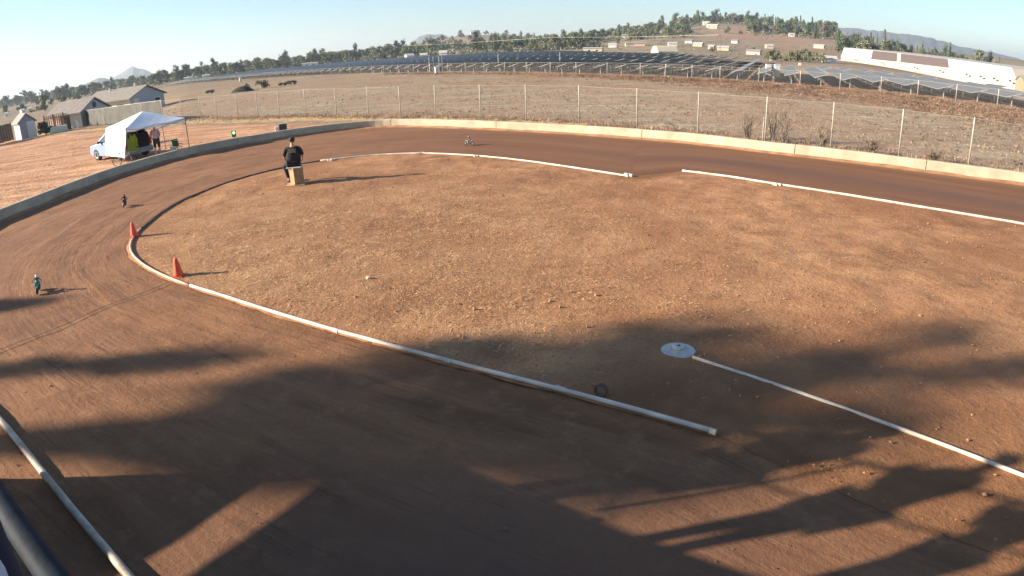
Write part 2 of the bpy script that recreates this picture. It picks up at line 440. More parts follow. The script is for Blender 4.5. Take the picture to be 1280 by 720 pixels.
# ------------------------------------------------------------------ land sheet
def build_land():
    Rs = [0.01]; r = 2.
    while r < 130: Rs.append(r); r += 1.0 if r > 20 else 2.
    while r < 5300: Rs.append(r); r *= 1.028
    az = list(np.arange(-60, 60.01, .5)); az = np.array(az + list(np.arange(64, 300.1, 4)))
    A, Rg = np.meshgrid(np.radians(az), np.array(Rs))
    X = Rg * np.sin(A); Y = Rg * np.cos(A)
    Z = np.vectorize(tz)(X, Y) - .06
    Z += np.where((Rg > 36), vnoise(X, Y, 3.) * .10 + vnoise(X, Y, 1.2, 5) * .06, 0) * (Rg < 400)
    wl = WALLC
    dw, arc = polydist(wl, X, Y)
    fenceL = [gz(x, y) for x, y in FENCE_PX]
    dfx, _ = polydist(fenceL, X, Y)
    azd = np.degrees(A)
    out = ~inside([(p.x, p.y) for p in wl] + [(40, -10), (-12, -10)], X, Y)
    # the fence line as y of x
    fx = np.array([p.x for p in fenceL]); fy = np.array([p.y for p in fenceL]); od = np.argsort(fx)
    fyx = np.interp(X, fx[od], fy[od])
    infront = (Y < fyx)
    pad = np.where(infront & out & (azd < 2), 1., 0.) * np.clip((fyx - Y - 1.5) / 5, 0, 1) * 1.1 - .05
    straw = np.where(infront & out, 1., 0.) * np.clip(1 - (fyx - Y) / 4.5, 0, 1) * (azd < 8)
    solL = [Vector((a * SS, b * SS, 0)) for a, b in SOLAR_NEAR]
    ds, _ = polydist(solL, X, Y)
    weed = np.clip(1 - ds / (12 + 22 * np.clip((azd - 5) / 30, 0, 1)), 0, 1) * np.clip((azd + 14) / 20, .0, 1) * 1.1
    weed = np.maximum(weed, np.where(~infront | (azd > 5), np.clip(1 - dfx / 3.2, 0, 1), 0) * .9)
    lot = np.clip(1 - np.abs(Rg - 160) / 60, 0, 1) * np.clip(1 - np.abs(azd - 27) / 5, 0, 1) * 1.6 + np.clip(1 - np.abs(Rg - 200) / 55, 0, 1) * np.clip((azd - 30) / 3, 0, 1) * 1.3
    far = np.clip((Rg - 130) / 120, 0, 1)
    return struct(sheet('ground', X, Y, Z, np.ones(X.shape, bool), M_land, dict(pad=pad, straw=straw, weed=weed, lot=lot, far=far)))

SS = H / 3.7
SOLAR_NEAR = [(-235., 325.), (-147.5, 264.), (-66.8, 175.7), (-23.4, 126.), (-9.4, 109.), (9.5, 86.), (16.8, 79.7), (24.4, 71.7), (31.1, 64.9), (38., 60.1), (43.0, 54.3), (48.5, 48.6), (56, 40.)]
FENCE_PX = [(20, 160), (86, 157.5), (132, 156), (180, 153.5), (205, 152), (229, 151), (252, 148.5), (272, 148.5), (298, 148), (323, 146.5), (350, 146), (383, 145), (421, 145), (461, 145), (501, 147), (545, 146), (601, 147.5), (658, 149), (724, 152.5), (796, 160), (872, 167), (956, 177), (1038, 186), (1123, 196.5), (1210, 209), (1300, 222)]
build_land()

# ------------------------------------------------------------------ track + infield sheets
infield_poly = [(p.x, p.y) for p in catmull(INNER, .3)]
right = PW(P_RIGHT); pit = PW(P_PIT)
infield_poly = infield_poly + [(3.6, 3.9), (5.5, 2.2), (8, .2), (12, -3), (30, -3), (30, 2)] + [(p.x, p.y) for p in right[::-1]]
track_poly = [(p.x, p.y) for p in WALLC] + [(34, -8), (-4, -8), (-11, 2)]

def build_track():
    st = .16
    xs = np.arange(-20, 26, st); ys = np.arange(-2, 38, st); X, Y = np.meshgrid(xs, ys)
    wide = [(p[0], p[1]) for p in track_poly]
    ins = inside(wide, X, Y)
    closed = infield_poly + [infield_poly[0]]
    d, arc = polydist(closed, X, Y)
    inf = inside(infield_poly, X, Y)
    keep = ins & ~(inf & (d > .35))
    dwall, _ = polydist(WALLC, X, Y)
    azd = np.degrees(np.arctan2(X, Y))
    Z = vnoise(d, arc, .22) * .016 + vnoise(X, Y, .9, 3) * .03 + vnoise(X, Y, .30, 8) * .010
    dull = np.clip((azd + 22) / 10, 0, 1)
    Z *= 1 - .8 * dull * (Y > 12)
    Z -= .01; kp = np.clip(1.6 - polydist([(2.1, 5.1), (3.6, 3.9), (5.5, 2.2), (8, .2), (12, -3)], X, Y)[0] / 1.2, 0, 1) * (Y < 6.5); Z = np.where(inf, -.045, Z); Z = Z * (1 - kp) - .018 * kp
    # watered clay on the far side of the track
    wet = np.clip((azd + 18) / 16, 0, 1) * (Y > 8) * np.clip((Y - 9) / 3, 0, 1)
    wet = np.clip(wet * (1. - .35 * np.clip(1 - dwall / 1.2, 0, 1)), 0, 1)
    pol = np.clip(1 - np.abs(d - 2.6) / 1.5, 0, 1) * np.clip((azd - 2) / 18, 0, 1)
    pol = np.maximum(pol, np.clip(1 - np.hypot((X + .5) / 5, (Y - 3.6) / 2.4), 0, 1) * 1.1)  # adds painted shade to the ground in front of the stand
    pol = np.clip(pol, 0, 1)
    return struct(sheet('track', X, Y, Z, keep, M_track, dict(u=arc, v=d, wet=wet, polish_shade=pol)))

def build_infield():
    st = .12
    xs = np.arange(-12, 26, st); ys = np.arange(-3, 28, st); X, Y = np.meshgrid(xs, ys)
    d, _ = polydist(infield_poly + [infield_poly[0]], X, Y); inf = inside(infield_poly, X, Y)
    Z = vnoise(X, Y, .5) * .035 + vnoise(X, Y, .22, 4) * .022 + vnoise(X, Y, 2.4, 9) * .05 + .012
    Z = np.where(d < .4, Z * d / .4 + .006, Z)
    Z = np.maximum(Z, .008)
    snap = (~inf) & (d < st * 1.0); NX, NY = nearest(infield_poly + [infield_poly[0]], X, Y)
    X = np.where(snap, NX, X); Y = np.where(snap, NY, Y); Z = np.where(snap, .004, Z); Z = Z * (1 - .9 * np.clip(1 - polydist([(2.1, 5.1), (3.6, 3.9), (5.5, 2.2), (8, .2)], X, Y)[0] / 1.8, 0, 1)); pl0, _ = polydist([(2.3, 4.95), (3.6, 3.9), (5.5, 2.2), (8, .2)], X, Y); kq = np.clip(1.5 - polydist([(2.1, 5.1), (3.6, 3.9), (5.5, 2.2), (8, .2), (12, -3)], X, Y)[0] / 1.1, 0, 1); Z = Z * (1 - kq) - .012 * kq; inf = inf | snap
    pitl, _ = polydist([(2.1, 5.1), (3.6, 3.9), (5.5, 2.2), (8, .2)], X, Y); gapl, _ = polydist([(3.9, 19.3), (5.5, 20.1)], X, Y)
    pitf = np.clip(1.25 - pitl / 2.8, 0, 1); pitf = np.maximum(pitf, np.clip(1 - gapl / 1.2, 0, 1))
    grass = np.clip(1.15 - np.hypot((X + 4.) / 8.5, (Y - 13.5) / 9.), 0, 1) * 1.3
    grass = np.maximum(grass, np.clip(1 - np.hypot((X - 5) / 8, (Y - 11) / 5), 0, 1) * .5)
    return struct(sheet('infield', X, Y, Z, inf, M_inf, dict(grass=np.clip(grass, 0, 1), pit=pitf)))
build_track(); build_infield()
_gx = np.arange(-22, 30, .1); _gy = np.arange(-6, 40, .1); _GX, _GY = np.meshgrid(_gx, _gy); _MI = inside(infield_poly, _GX, _GY); _MT = inside(track_poly, _GX, _GY)
def q_in(M, x, y): return bool(M[min(len(_gy) - 1, max(0, int((y + 6) / .1 + .5))), min(len(_gx) - 1, max(0, int((x + 22) / .1 + .5)))])

# straw and clods lying on the dirt (nobody could count them)
def scatter_straw():
    rng = np.random.default_rng(3); mb = MB(); n = 0
    while n < 17000:
        x = rng.uniform(-10.5, 9); y = rng.uniform(6, 24)
        g = 1.15 - math.hypot((x + 4) / 8.5, (y - 13.5) / 9)
        g *= .5 + 2.2 * (float(vnoise(np.array([x]), np.array([y]), 1.3, 2)[0]) + .1)
        if rng.random() > g: continue
        if not q_in(_MI, x, y): continue
        a = rng.uniform(0, 2 * PI); L_ = rng.uniform(.03, .12); w = rng.uniform(.0015, .004); e = rng.uniform(0, .35) * (rng.random() < .6)
        t = Vector((math.cos(a) * math.cos(e), math.sin(a) * math.cos(e), math.sin(e))) * L_; s = Vector((-math.sin(a), math.cos(a), .3)) * w
        p = Vector((x, y, .03)); q = p + t * .5 + Vector((0, 0, .012))
        mb.add([p - s, p + s, q + s, q - s, p + t], [(0, 1, 2, 3), (3, 2, 4)]); n += 1
    o = mb.build('dry_straw', mat('straw', (.50, .31, .15), .9, var=.35, scale=2.), None)
    tag(o, 'flattened pale dry straw lying over the infield clay', 'straw', kind='stuff')
    mb = MB(); n = 0
    while n < 3400:
        x = rng.uniform(-10.5, 16); y = rng.uniform(3, 22)
        if not q_in(_MI, x, y): continue
        k = float(vnoise(np.array([x]), np.array([y]), 2.2, 7)[0]) + .5
        near = 1 if y < 10 else .35
        if rng.random() > k * near: continue
        r = min(.05, rng.lognormal(-4.5, .45)); 
        M = Matrix.Rotation(rng.uniform(0, 6), 3, 'Z') @ Matrix.Rotation(rng.uniform(0, 6), 3, 'X')
        V = [M @ Vector(v) * r for v in ((1, 0, 0), (-1, .2, 0), (0, 1, .1), (0, -1, 0), (0, 0, .8), (.1, 0, -.8))]
        V = [v * rng.uniform(.7, 1.2) + Vector((x, y, .03)) for v in V]
        mb.add(V, [(0, 2, 4), (2, 1, 4), (1, 3, 4), (3, 0, 4), (2, 0, 5), (1, 2, 5), (3, 1, 5), (0, 3, 5)]); n += 1
    o = mb.build('dirt_clods', mat('clods', (.36, .185, .095), .95, var=.25, scale=1.5), None)
    tag(o, 'small dry dirt clods strewn over the infield', 'dirt clods', kind='stuff')
    # loose clods on the track surface close to the stand and along the bends
    mb = MB(); n = 0
    while n < 1500:
        x = rng.uniform(-16, 6); y = rng.uniform(3.4, 20)
        if q_in(_MI, x, y) or not q_in(_MT, x, y): continue
        r = min(.03, rng.lognormal(-4.75, .4)); a = rng.uniform(0, 6)
        V = [Vector(v) * r for v in ((1, 0, 0), (-1, .2, 0), (0, 1, .1), (0, -1, 0), (0, 0, .6))]
        V = [Matrix.Rotation(a, 3, 'Z') @ v + Vector((x, y, -.002)) for v in V]
        mb.add(V, [(0, 2, 4), (2, 1, 4), (1, 3, 4), (3, 0, 4)]); n += 1
    o = mb.build('track_crumbs', mat('crumbs', (.22, .11, .055), .95, var=.25, scale=1.5), None)
    tag(o, 'loose clay crumbs thrown over the track surface', 'dirt crumbs', kind='stuff')
scatter_straw()
def infield_tufts():
    rng = random.Random(31); mb = MB(); n = 0
    while n < 420:
        x = rng.uniform(-10, 14); y = rng.uniform(7, 23)
        if not q_in(_MI, x, y) or noise.noise(Vector((x * .5, y * .5, 4))) < .05: continue
        for _ in range(9):
            a = rng.uniform(0, 6.28); b = Vector((math.cos(a), math.sin(a), 0)); h = rng.uniform(.01, .06); w = .004
            q = Vector((x, y, .02)) + b * rng.uniform(0, .05); tip = q + b * rng.uniform(.03, .12) + Vector((0, 0, h)); sd = Vector((-b.y, b.x, 0)) * w
            mb.add([q - sd, q + sd, tip], [(0, 1, 2)])
        n += 1
    tag(mb.build('weed_tufts', mat('dead_weed', (.30, .19, .10), .9, var=.4, scale=1.)), 'little dead weed tufts dotted over the infield', 'weeds', kind='stuff')
infield_tufts()

# ------------------------------------------------------------------ outer wall
M_conc = mat('wall_concrete', (.43, .35, .245), .85, var=.12, scale=1.6, bump=.5, bscale=14)
def build_wall():
    t = thing('track_wall', 'low cream concrete wall curving round the outside of the dirt track', 'wall')
    line = WALLC
    L = [0.]
    for i in range(1, len(line)): L.append(L[-1] + (line[i] - line[i - 1]).length)
    joints = [0.]
    targets = [hdist(p) for p in []]
    jp = [gz(113, 232), gz(296, 183), gz(494, 158), gz(624, 162), gz(800, 173), gz(991, 194), gz(1150, 213)]
    for j in jp:
        k = min(range(len(line)), key=lambda i: (line[i] - j).length); joints.append(L[k])
    joints = sorted(joints + [L[-1]])
    for a, b in zip(joints[:-1], joints[1:]):
        a += .015; b -= .015; n = max(2, int((b - a) / .45)); mb = MB(); vs = []; fs = []
        for k in range(n + 1):
            s = a + (b - a) * k / n; i = max(j for j in range(len(L)) if L[j] <= s + 1e-9); i = min(i, len(line) - 2)
            f = (s - L[i]) / (L[i + 1] - L[i]); p = line[i].lerp(line[i + 1], f); d = (line[i + 1] - line[i]).normalized()
            nrm = Vector((-d.y, d.x, 0))      # outward (line runs clockwise seen from above)
            h = .40 + .012 * noise.noise(Vector((s * .6, 0, 0)))
            T = .30
            for o_, z in ((0, -.08), (.025, h - .03), (.05, h), (T - .05, h), (T - .02, h - .03), (T, -.08)):
                q = p + nrm * o_; vs.append((q.x, q.y, z))
        m_ = 6
        for k in range(n):
            for j in range(m_ - 1): fs.append((k * m_ + j, (k + 1) * m_ + j, (k + 1) * m_ + j + 1, k * m_ + j + 1))
        fs += [tuple(range(m_)), tuple(n * m_ + j for j in range(m_))[::-1]]
        mb.add(vs, fs); mb.build('wall_section', M_conc, t)
    # dirt banked against the foot of the wall on the track side
    n = len(line); vs = []; fs = []
    for i, p in enumerate(line):
        d = (line[min(i + 1, n - 1)] - line[max(i - 1, 0)]).normalized(); nrm = Vector((d.y, -d.x, 0))
        w = .22 + .16 * noise.noise(Vector((i * .25, 3, 0))); hh = .06 + .05 * noise.noise(Vector((i * .35, 9, 0)))
        for o_, z in ((-.02, hh), (w * .5, hh * .55), (w + .12, -.035)): q = p + nrm * o_; vs.append((q.x, q.y, z))
    for i in range(n - 1):
        for j in range(2): fs.append((i * 3 + j, (i + 1) * 3 + j, (i + 1) * 3 + j + 1, i * 3 + j + 1))
    mb = MB(); mb.add(vs, fs)
    o = mb.build('dirt_bank', mat('bank_clay', (.33, .17, .085), .95, var=.2, scale=2, bump=.6, bscale=10), None, smooth=True)
    struct(o)
build_wall()

# rubble and red clods outside the right-hand wall
def rubble():
    rng = random.Random(4); mb = MB()
    line = [p for p in WALLC if p.x > 1]
    for _ in range(1500):
        i = rng.randrange(len(line) - 1); p = line[i].lerp(line[i + 1], rng.random()); d = (line[i + 1] - line[i]).normalized(); n = Vector((-d.y, d.x, 0))
        q = p + n * (.45 + abs(rng.gauss(0, .7))); r = rng.uniform(.02, .085) * (1 if rng.random() < .8 else 1.7)
        mb.ell((q.x, q.y, tz(q.x, q.y) - .03), (r, r * rng.uniform(.6, 1.), r * rng.uniform(.5, .8)), 5, 4, Matrix.Rotation(rng.uniform(0, 3), 4, 'Z'))
    o = mb.build('rubble', mat('rubble', (.34, .17, .11), .95, var=.3, scale=1.), None)
    tag(o, 'reddish dirt rubble heaped behind the right side of the track wall', 'rubble', kind='stuff')
rubble()

# ------------------------------------------------------------------ edge pipes
M_pvc = mat('white_pvc', (.66, .56, .44), .5, var=.20, scale=2.2, detail=8, bump=.15, bscale=30)
M_pvcp = mat('pink_dusty_pvc', (.66, .37, .26), .6, var=.12, scale=3)
M_pvcb = mat('brown_pvc', (.22, .13, .09), .7, var=.2, scale=4)  # darker brown stretch than the other pipe sections
M_pvcg = mat('weathered_pvc', (.38, .32, .25), .6, var=.25, scale=5, bump=.3, bscale=40)
def pipe_obj(name, px, r, m, parent=None, z=None, n=10, wob=.004):
    pts = catmull([gz(x, y, r) for x, y in px], .25); pts = smooth_line(pts, 3)
    for i, p in enumerate(pts): p.z = r * .9 + .008 + wob * noise.noise(Vector((p.x * 1.3, p.y * 1.3, 0)))
    mb = MB(); mb.tube(pts, r, n); return mb.build(name, m, parent, smooth=True), pts
def fitting(parent, px, py, ang, m=None, r=.04, L=.2, tee=True):
    p = gz(px, py, .03); d = Vector((math.cos(ang), math.sin(ang), 0)); mb = MB()
    mb.tube([p - d * L / 2, p - d * (L / 2 - .03), p + d * (L / 2 - .03), p + d * L / 2], [r * 1.08, r, r, r * 1.08], 10)
    if tee:
        n_ = Vector((-d.y, d.x, 0)); mb.tube([p, p - n_ * .12], r * .95, 10)
    return mb.build('coupling', m or M_pvc, parent, smooth=False)
t = thing('track_edge_pipe', 'long curved white plastic pipe bordering the inside of the bend, its middle brown', 'pipe')
pipe_obj('pipe_section', P_FAR, .030, M_pvc, t); tag(pipe_obj('pipe_section', P_BACK, .030, M_pvcb, t)[0], 'brown pipe section')
tag(pipe_obj('pipe_section', P_BEND, .030, M_pvcp, t)[0], 'pinkish pipe section'); pipe_obj('pipe_section', P_NEAR, .030, M_pvc, t)
fitting(t, 786, 219.5, -.9, r=.07, L=.32); fitting(t, 525, 191.5, 0.03, r=.05, L=.3); fitting(t, 414, 200, .45, r=.055, L=.3); fitting(t, 891, 539.5, -.68, r=.036, L=.07, tee=False)
fitting(t, 595, 195, -.5, r=.04, L=.2)
for cx_, cy_ in ((420, 413), (560, 451), (700, 486)): fitting(t, cx_, cy_, -.62, r=.034, L=.12, tee=False)
def drift(lines):
    vs = []; fs = []; rng = random.Random(5)
    for L_ in lines:
        pts = smooth_line(catmull([gz(x, y, 0) for x, y in L_], .12), 3); n = len(pts); k0 = len(vs)
        for i, p in enumerate(pts):
            d = (pts[min(i + 1, n - 1)] - pts[max(0, i - 1)]).normalized(); nr = Vector((-d.y, d.x, 0)); e = min(1, i / 6, (n - 1 - i) / 6)
            for o_ in (-1, -.4, .4, 1):
                w = .055 + .075 * abs(noise.noise(Vector((i * .11, o_ * 3, 0)))); q = p + nr * o_ * w * 1.3
                vs.append((q.x, q.y, (-.006 if abs(o_) == 1 else .014 + .022 * noise.noise(Vector((i * .17, o_ * 2, 5))) * 1.2) * e))
        for i in range(n - 1):
            for j in range(3): fs.append((k0 + i * 4 + j, k0 + (i + 1) * 4 + j, k0 + (i + 1) * 4 + j + 1, k0 + i * 4 + j + 1))
    mb = MB(); mb.add(vs, fs); struct(mb.build('dirt_drift', mat('drift_clay', (.33, .165, .078), .95, var=.2, scale=3, bump=.6, bscale=25), None, smooth=True))
drift([P_NEAR, P_BEND, P_PIT, P_FAR, P_RIGHT])
t = thing('track_edge_pipe', 'straight white plastic pipe bordering the track at the right edge of the infield', 'pipe')
pipe_obj('pipe_section', P_RIGHT, .032, M_pvc, t); fitting(t, 971, 230.5, -.8, r=.05, L=.28); fitting(t, 855, 213.7, -.8, r=.045, L=.1, tee=False)
t = thing('track_edge_pipe', 'straight white plastic pipe running off right from the round grey dish', 'pipe')
pipe_obj('pipe_section', P_PIT, .024, M_pvc, t)
t = thing('drain_pipe', 'weathered white corrugated hose pipe along the foot of the stand', 'pipe')
_, OUTP = pipe_obj('pipe_section', P_OUT, .042, M_pvcg, t, n=12, wob=.02)

# round grey dish
def dish():
    p = gz(848, 440, 0.); t = thing('round_dish', 'flat round grey plastic dish lying on the infield at the pipe end', 'dish', (p.x, p.y, .015))
    M1 = mat('grey_plastic', (.42, .41, .38), .5, var=.08, scale=8)
    mb = MB(); mb.lathe([(.235, 0), (.24, .01), (.22, .02), (.15, .04), (.10, .052), (.092, .05)], n=40); mb.build('rim', M1, t, smooth=False)
    mb = MB(); mb.lathe([(.092, .048), (.09, .075), (.075, .085), (.03, .086), (.026, .078)], n=32); mb.build('hub', M1, t)
    mb = MB(); mb.lathe([(.022, .08), (.02, .092)], n=16); mb.build('hub_cap', mat('dark_cap', (.1, .1, .1), .5), t)
dish()
# small brown ring standing by the near pipe
def ring():
    p = gz(752, 497, 0.); M = Matrix.Rotation(R_(90), 4, 'X'); M = Matrix.Rotation(R_(-28), 4, 'Z') @ M
    mb = MB(); n = 28
    for w_, rr in ((.03, .066),):
        prof = [(rr, -.028), (rr + .016, -.028), (rr + .016, .028), (rr, .028)]
        vs = []; fs = []
        for i in range(n):
            a = 2 * PI * i / n
            for r, z in prof: vs.append(M @ Vector((r * math.cos(a), r * math.sin(a), z)))
        for i in range(n):
            for j in range(4): fs.append((i * 4 + j, ((i + 1) % n) * 4 + j, ((i + 1) % n) * 4 + (j + 1) % 4, i * 4 + (j + 1) % 4))
        mb.add(vs, fs)
    o = mb.build('pipe_ring', mat('rusty_ring', (.10, .045, .035), .6, var=.2), None, loc=(p.x, p.y + .03, .085))
    tag(o, 'rusty brown ring standing on edge against the near white pipe', 'ring')
ring()
p = gz(461, 350); mb = MB(); mb.ell((0, 0, .03), (.06, .035, .04), 7, 5)
tag(mb.build('white_stone', mat('stone', (.62, .5, .36), .9), None, loc=(p.x, p.y, .01)), 'small pale stone alone on the grassy infield', 'stone')

# buried timing loop line across the track
def timing():
    a = gz(214, 352); b = gz(-10, 444); mb = MB(); n = 60; vs = []; fs = []
    d = (b - a).normalized(); nn = Vector((-d.y, d.x, 0))
    for i in range(n + 1):
        p = a.lerp(b, i / n) + nn * .05 * math.sin(i * .2); w = .012 + .008 * noise.noise(Vector((i * .6, 0, 0)))
        for s in (-1, 0, 1): vs.append((p.x + nn.x * w * s, p.y + nn.y * w * s, .016 + (.007 if s == 0 else -.002)))
    for i in range(n):
        for j in range(2): fs.append((i * 3 + j, (i + 1) * 3 + j, (i + 1) * 3 + j + 1, i * 3 + j + 1))
    mb.add(vs, fs); o = mb.build('timing_line', mat('pale_line', (.50, .34, .21), .9, var=.3, scale=3), None)
    tag(o, 'thin pale timing line laid across the dirt track by the orange cone', 'timing line')
timing()

# ------------------------------------------------------------------ cones
M_cone = mat('cone_orange', (.80, .10, .035), .55, var=.06); M_cone_d = mat('cone_base', (.66, .08, .03), .6)
def cone(px, py, label, s=1., tilt=0.):
    p = gz(px, py); t = thing('traffic_cone', label, 'cone', (p.x, p.y, .015), R_(tilt), 'cones at the bend')
    mb = MB(); mb.box((0, 0, .012), (.27, .27, .024)); mb.build('base', M_cone_d, t, bevel=.006)
    mb = MB(); mb.lathe([(.125, .02), (.118, .06), (.088, .2), (.050, .40), (.042, .44), (.02, .445)], n=20); mb.build('cone_body', M_cone, t, smooth=True)
    t.scale = (s, s, s); return t
cone(224, 346, 'orange plastic cone standing beside the pipe, nearer the camera', .88)
cone(168.5, 296.5, 'orange plastic cone farther off, at the tightest point of the pipe bend', .88, 20)

# ------------------------------------------------------------------ people
def skin_mesh(name, V, E, R, parent, m, sub=2, islands=None):
    me = bpy.data.meshes.new(name); me.from_pydata(V, E, []); me.update()
    o = bpy.data.objects.new(name, me); COL.objects.link(o)
    o.modifiers.new('skin', 'SKIN').use_smooth_shade = True
    sm = o.modifiers.new('sub', 'SUBSURF'); sm.levels = sub; sm.render_levels = sub
    if not me.skin_vertices: me.skin_vertices.new() if hasattr(me.skin_vertices, 'new') else None
    sv = me.skin_vertices[0].data
    for i, r in enumerate(R):
        sv[i].radius = (r, r) if isinstance(r, (int, float)) else r
        sv[i].use_root = (i == 0) or (islands is not None and i in islands)
    dg = bpy.context.evaluated_depsgraph_get(); dg.update()
    nm = bpy.data.meshes.new_from_object(o.evaluated_get(dg)); nm.name = name
    bpy.data.objects.remove(o); nm.materials.clear(); nm.materials.append(m)
    n = bpy.data.objects.new(name, nm); COL.objects.link(n); n.parent = parent
    nm.polygons.foreach_set('use_smooth', [True] * len(nm.polygons))
    return n

M_skin = mat('skin', (.55, .30, .20), .6, var=.05)
M_hair = mat('dark_hair', (.035, .025, .02), .8, var=.2, scale=30)
def person(label, loc, rz, J, shirt, trousers, shoes, cap=None, scale=1., sleeves=.5, legcover=1., bulk=1., wide=1.):
    """J: joints in local metres, facing +y. pelvis chest neck head + per side (l,r) hip knee ankle toe shoulder elbow wrist"""
    t = thing('person', label, 'person', loc, rz, scale=scale)
    V = []; E = []; R = []; idx = {}
    def v(k, p, r): idx[k] = len(V); V.append(tuple(p)); R.append(r); return idx[k]
    def e(a, b): E.append((idx[a], idx[b]))
    g = lambda k: Vector(J[k])
    v('pelvis', g('pelvis'), .115 * bulk); v('waist', g('pelvis').lerp(g('chest'), .5), .115 * bulk); v('chest', g('chest'), .135 * bulk)
    v('collar', g('chest').lerp(g('neck'), .7), .09); v('neck', g('neck'), .052)
    hd = g('head'); ax = (hd - g('neck')).normalized()
    v('jaw', hd - ax * .05, (.062, .07)); v('skull', hd + ax * .03, (.078, .09)); v('crown', hd + ax * .085, (.06, .07))
    for a, b in (('pelvis', 'waist'), ('waist', 'chest'), ('chest', 'collar'), ('collar', 'neck'), ('neck', 'jaw'), ('jaw', 'skull'), ('skull', 'crown')): e(a, b)
    isl = []
    for s in 'lr':
        v('hip' + s, g('hip' + s), .075 * bulk); v('knee' + s, g('knee' + s), .058); v('ankle' + s, g('ankle' + s), .038); v('toe' + s, g('toe' + s), .034)
        e('pelvis', 'hip' + s); e('hip' + s, 'knee' + s); e('knee' + s, 'ankle' + s); e('ankle' + s, 'toe' + s)
        v('sh' + s, g('sh' + s), .06 * bulk); v('el' + s, g('el' + s), .042); v('wr' + s, g('wr' + s), .028)
        d = (g('wr' + s) - g('el' + s)).normalized(); pal = g('wr' + s) + d * .06; v('palm' + s, pal, (.040, .024))
        e('collar', 'sh' + s); e('sh' + s, 'el' + s); e('el' + s, 'wr' + s); e('wr' + s, 'palm' + s)
    for s in 'lr':   # fingers, each its own chain rooted in the palm
        d = (g('wr' + s) - g('el' + s)).normalized(); side = d.cross(Vector((0, 0, 1))).normalized(); dn = side.cross(d).normalized()
        pal = g('wr' + s) + d * .06; cl = -dn if dn.z > 0 else dn
        for q, (off, ln) in enumerate(((-.027, .062), (-.009, .074), (.009, .078), (.027, .07))):
            b = pal + side * off * .9; k0 = len(V); isl.append(k0)
            for w, (a, c) in enumerate(((0, 0), (.45, .12), (.8, .35), (.98, .62))):
                V.append(tuple(b + d * (-.015 + (ln + .03) * a) + cl * ln * c * .8)); R.append(.0095 - w * .0008)
                if w: E.append((k0 + w - 1, k0 + w))
        inn = side if s == 'l' else -side
        b = pal - d * .025 + inn * .022; k0 = len(V); isl.append(k0)
        for w, (a, c, f) in enumerate(((0, 0, 0), (.5, .5, .1), (.9, .7, .35))):
            V.append(tuple(b + d * .06 * a + inn * .05 * c + cl * .04 * f)); R.append(.0105 - w * .001)
            if w: E.append((k0 + w - 1, k0 + w))
    body = skin_mesh('body', V, E, R, t, M_skin, 2, isl)
    # face
    fr = Matrix.Rotation(J.get('turn', 0.), 3, 'Z') @ Vector((0, 1, 0)); sd = Vector((fr.y, -fr.x, 0))
    mb = MB(); mb.ell(hd + fr * .088 - ax * .012, (.013, .02, .022), 8, 6); mb.build('nose', M_skin, body, smooth=True)
    for k in (-1, 1):
        mb = MB(); mb.ell(hd + fr * .072 + sd * .03 * k + ax * .012, (.011, .008, .008), 8, 6); mb.build('eye', mat_eye, body, smooth=True)
        mb = MB(); mb.ell(hd + sd * .078 * k - ax * .005, (.012, .022, .032), 8, 6); mb.build('ear', M_skin, body, smooth=True)
    mb = MB(); mb.ell(hd + fr * .074 - ax * .052, (.022, .008, .006), 8, 6); mb.build('mouth', mat_lip, body, smooth=True)
    mb = MB(); mb.ell(hd + ax * .042 - fr * .015, (.092, .100, .088), 14, 10); mb.build('hair', M_hair, t, smooth=True)
    if cap:
        cp = thing_part = MB(); cp.lathe([(.104, 0), (.104, .03), (.09, .075), (.05, .1), (.01, .105)], c=hd + ax * .04 - fr * .012, n=18)
        c_ = cp.build('cap', cap, t, smooth=True)
        mb = MB(); q = hd + ax * .045 + fr * .115; mb.box(q, (.13, .11, .012), rz=J.get('turn', 0.)); mb.build('brim', cap, c_, bevel=.004)
    # clothing
    V = []; E = []; R = []; idx = {}
    v('pelvis', g('pelvis') + Vector((0, 0, -.0)), (.155 * bulk * wide, .155 * bulk)); v('waist', g('pelvis').lerp(g('chest'), .5), (.15 * bulk * wide, .15 * bulk)); v('chest', g('chest'), (.16 * bulk * (1 + (wide - 1) * .6), .16 * bulk)); v('collar', g('chest').lerp(g('neck'), .75), .085)
    for a, b in (('pelvis', 'waist'), ('waist', 'chest'), ('chest', 'collar')): e(a, b)
    for s in 'lr':
        v('sh' + s, g('sh' + s), .078 * bulk); v('el' + s, g('sh' + s).lerp(g('el' + s), min(1, sleeves * 2)), .062); e('collar', 'sh' + s); e('sh' + s, 'el' + s)
        if sleeves > .6: v('wr' + s, g('el' + s).lerp(g('wr' + s), .88), .045); e('el' + s, 'wr' + s)
    sh = skin_mesh('shirt', V, E, R, t, shirt)
    V = []; E = []; R = []; idx = {}
    v('pelvis', g('pelvis') + Vector((0, 0, -.03)), .14 * bulk)
    for s in 'lr':
        v('hip' + s, g('hip' + s), .10 * bulk); e('pelvis', 'hip' + s)
        v('knee' + s, g('hip' + s).lerp(g('knee' + s), 1 if legcover > .5 else .95), .075); e('hip' + s, 'knee' + s)
        if legcover > .5: v('ankle' + s, g('knee' + s).lerp(g('ankle' + s), .92), .055); e('knee' + s, 'ankle' + s)
    skin_mesh('trousers' if legcover > .5 else 'shorts', V, E, R, t, trousers)
    for s in 'lr':
        a = g('ankle' + s); b = g('toe' + s); d = b - a; d.z = 0; d.normalize(); mb = MB()
        c = a + d * .06; c.z = (a.z + b.z) / 2 - .015
        M = Matrix.Rotation(math.atan2(d.y, d.x) - PI / 2, 4, 'Z'); mb.ell(c, (.048, .14, .052), 12, 8, M); mb.build('shoe', shoes, t, smooth=True)
    return t
mat_eye = mat('eye', (.05, .04, .03), .2); mat_lip = mat('lip', (.45, .17, .14), .5)

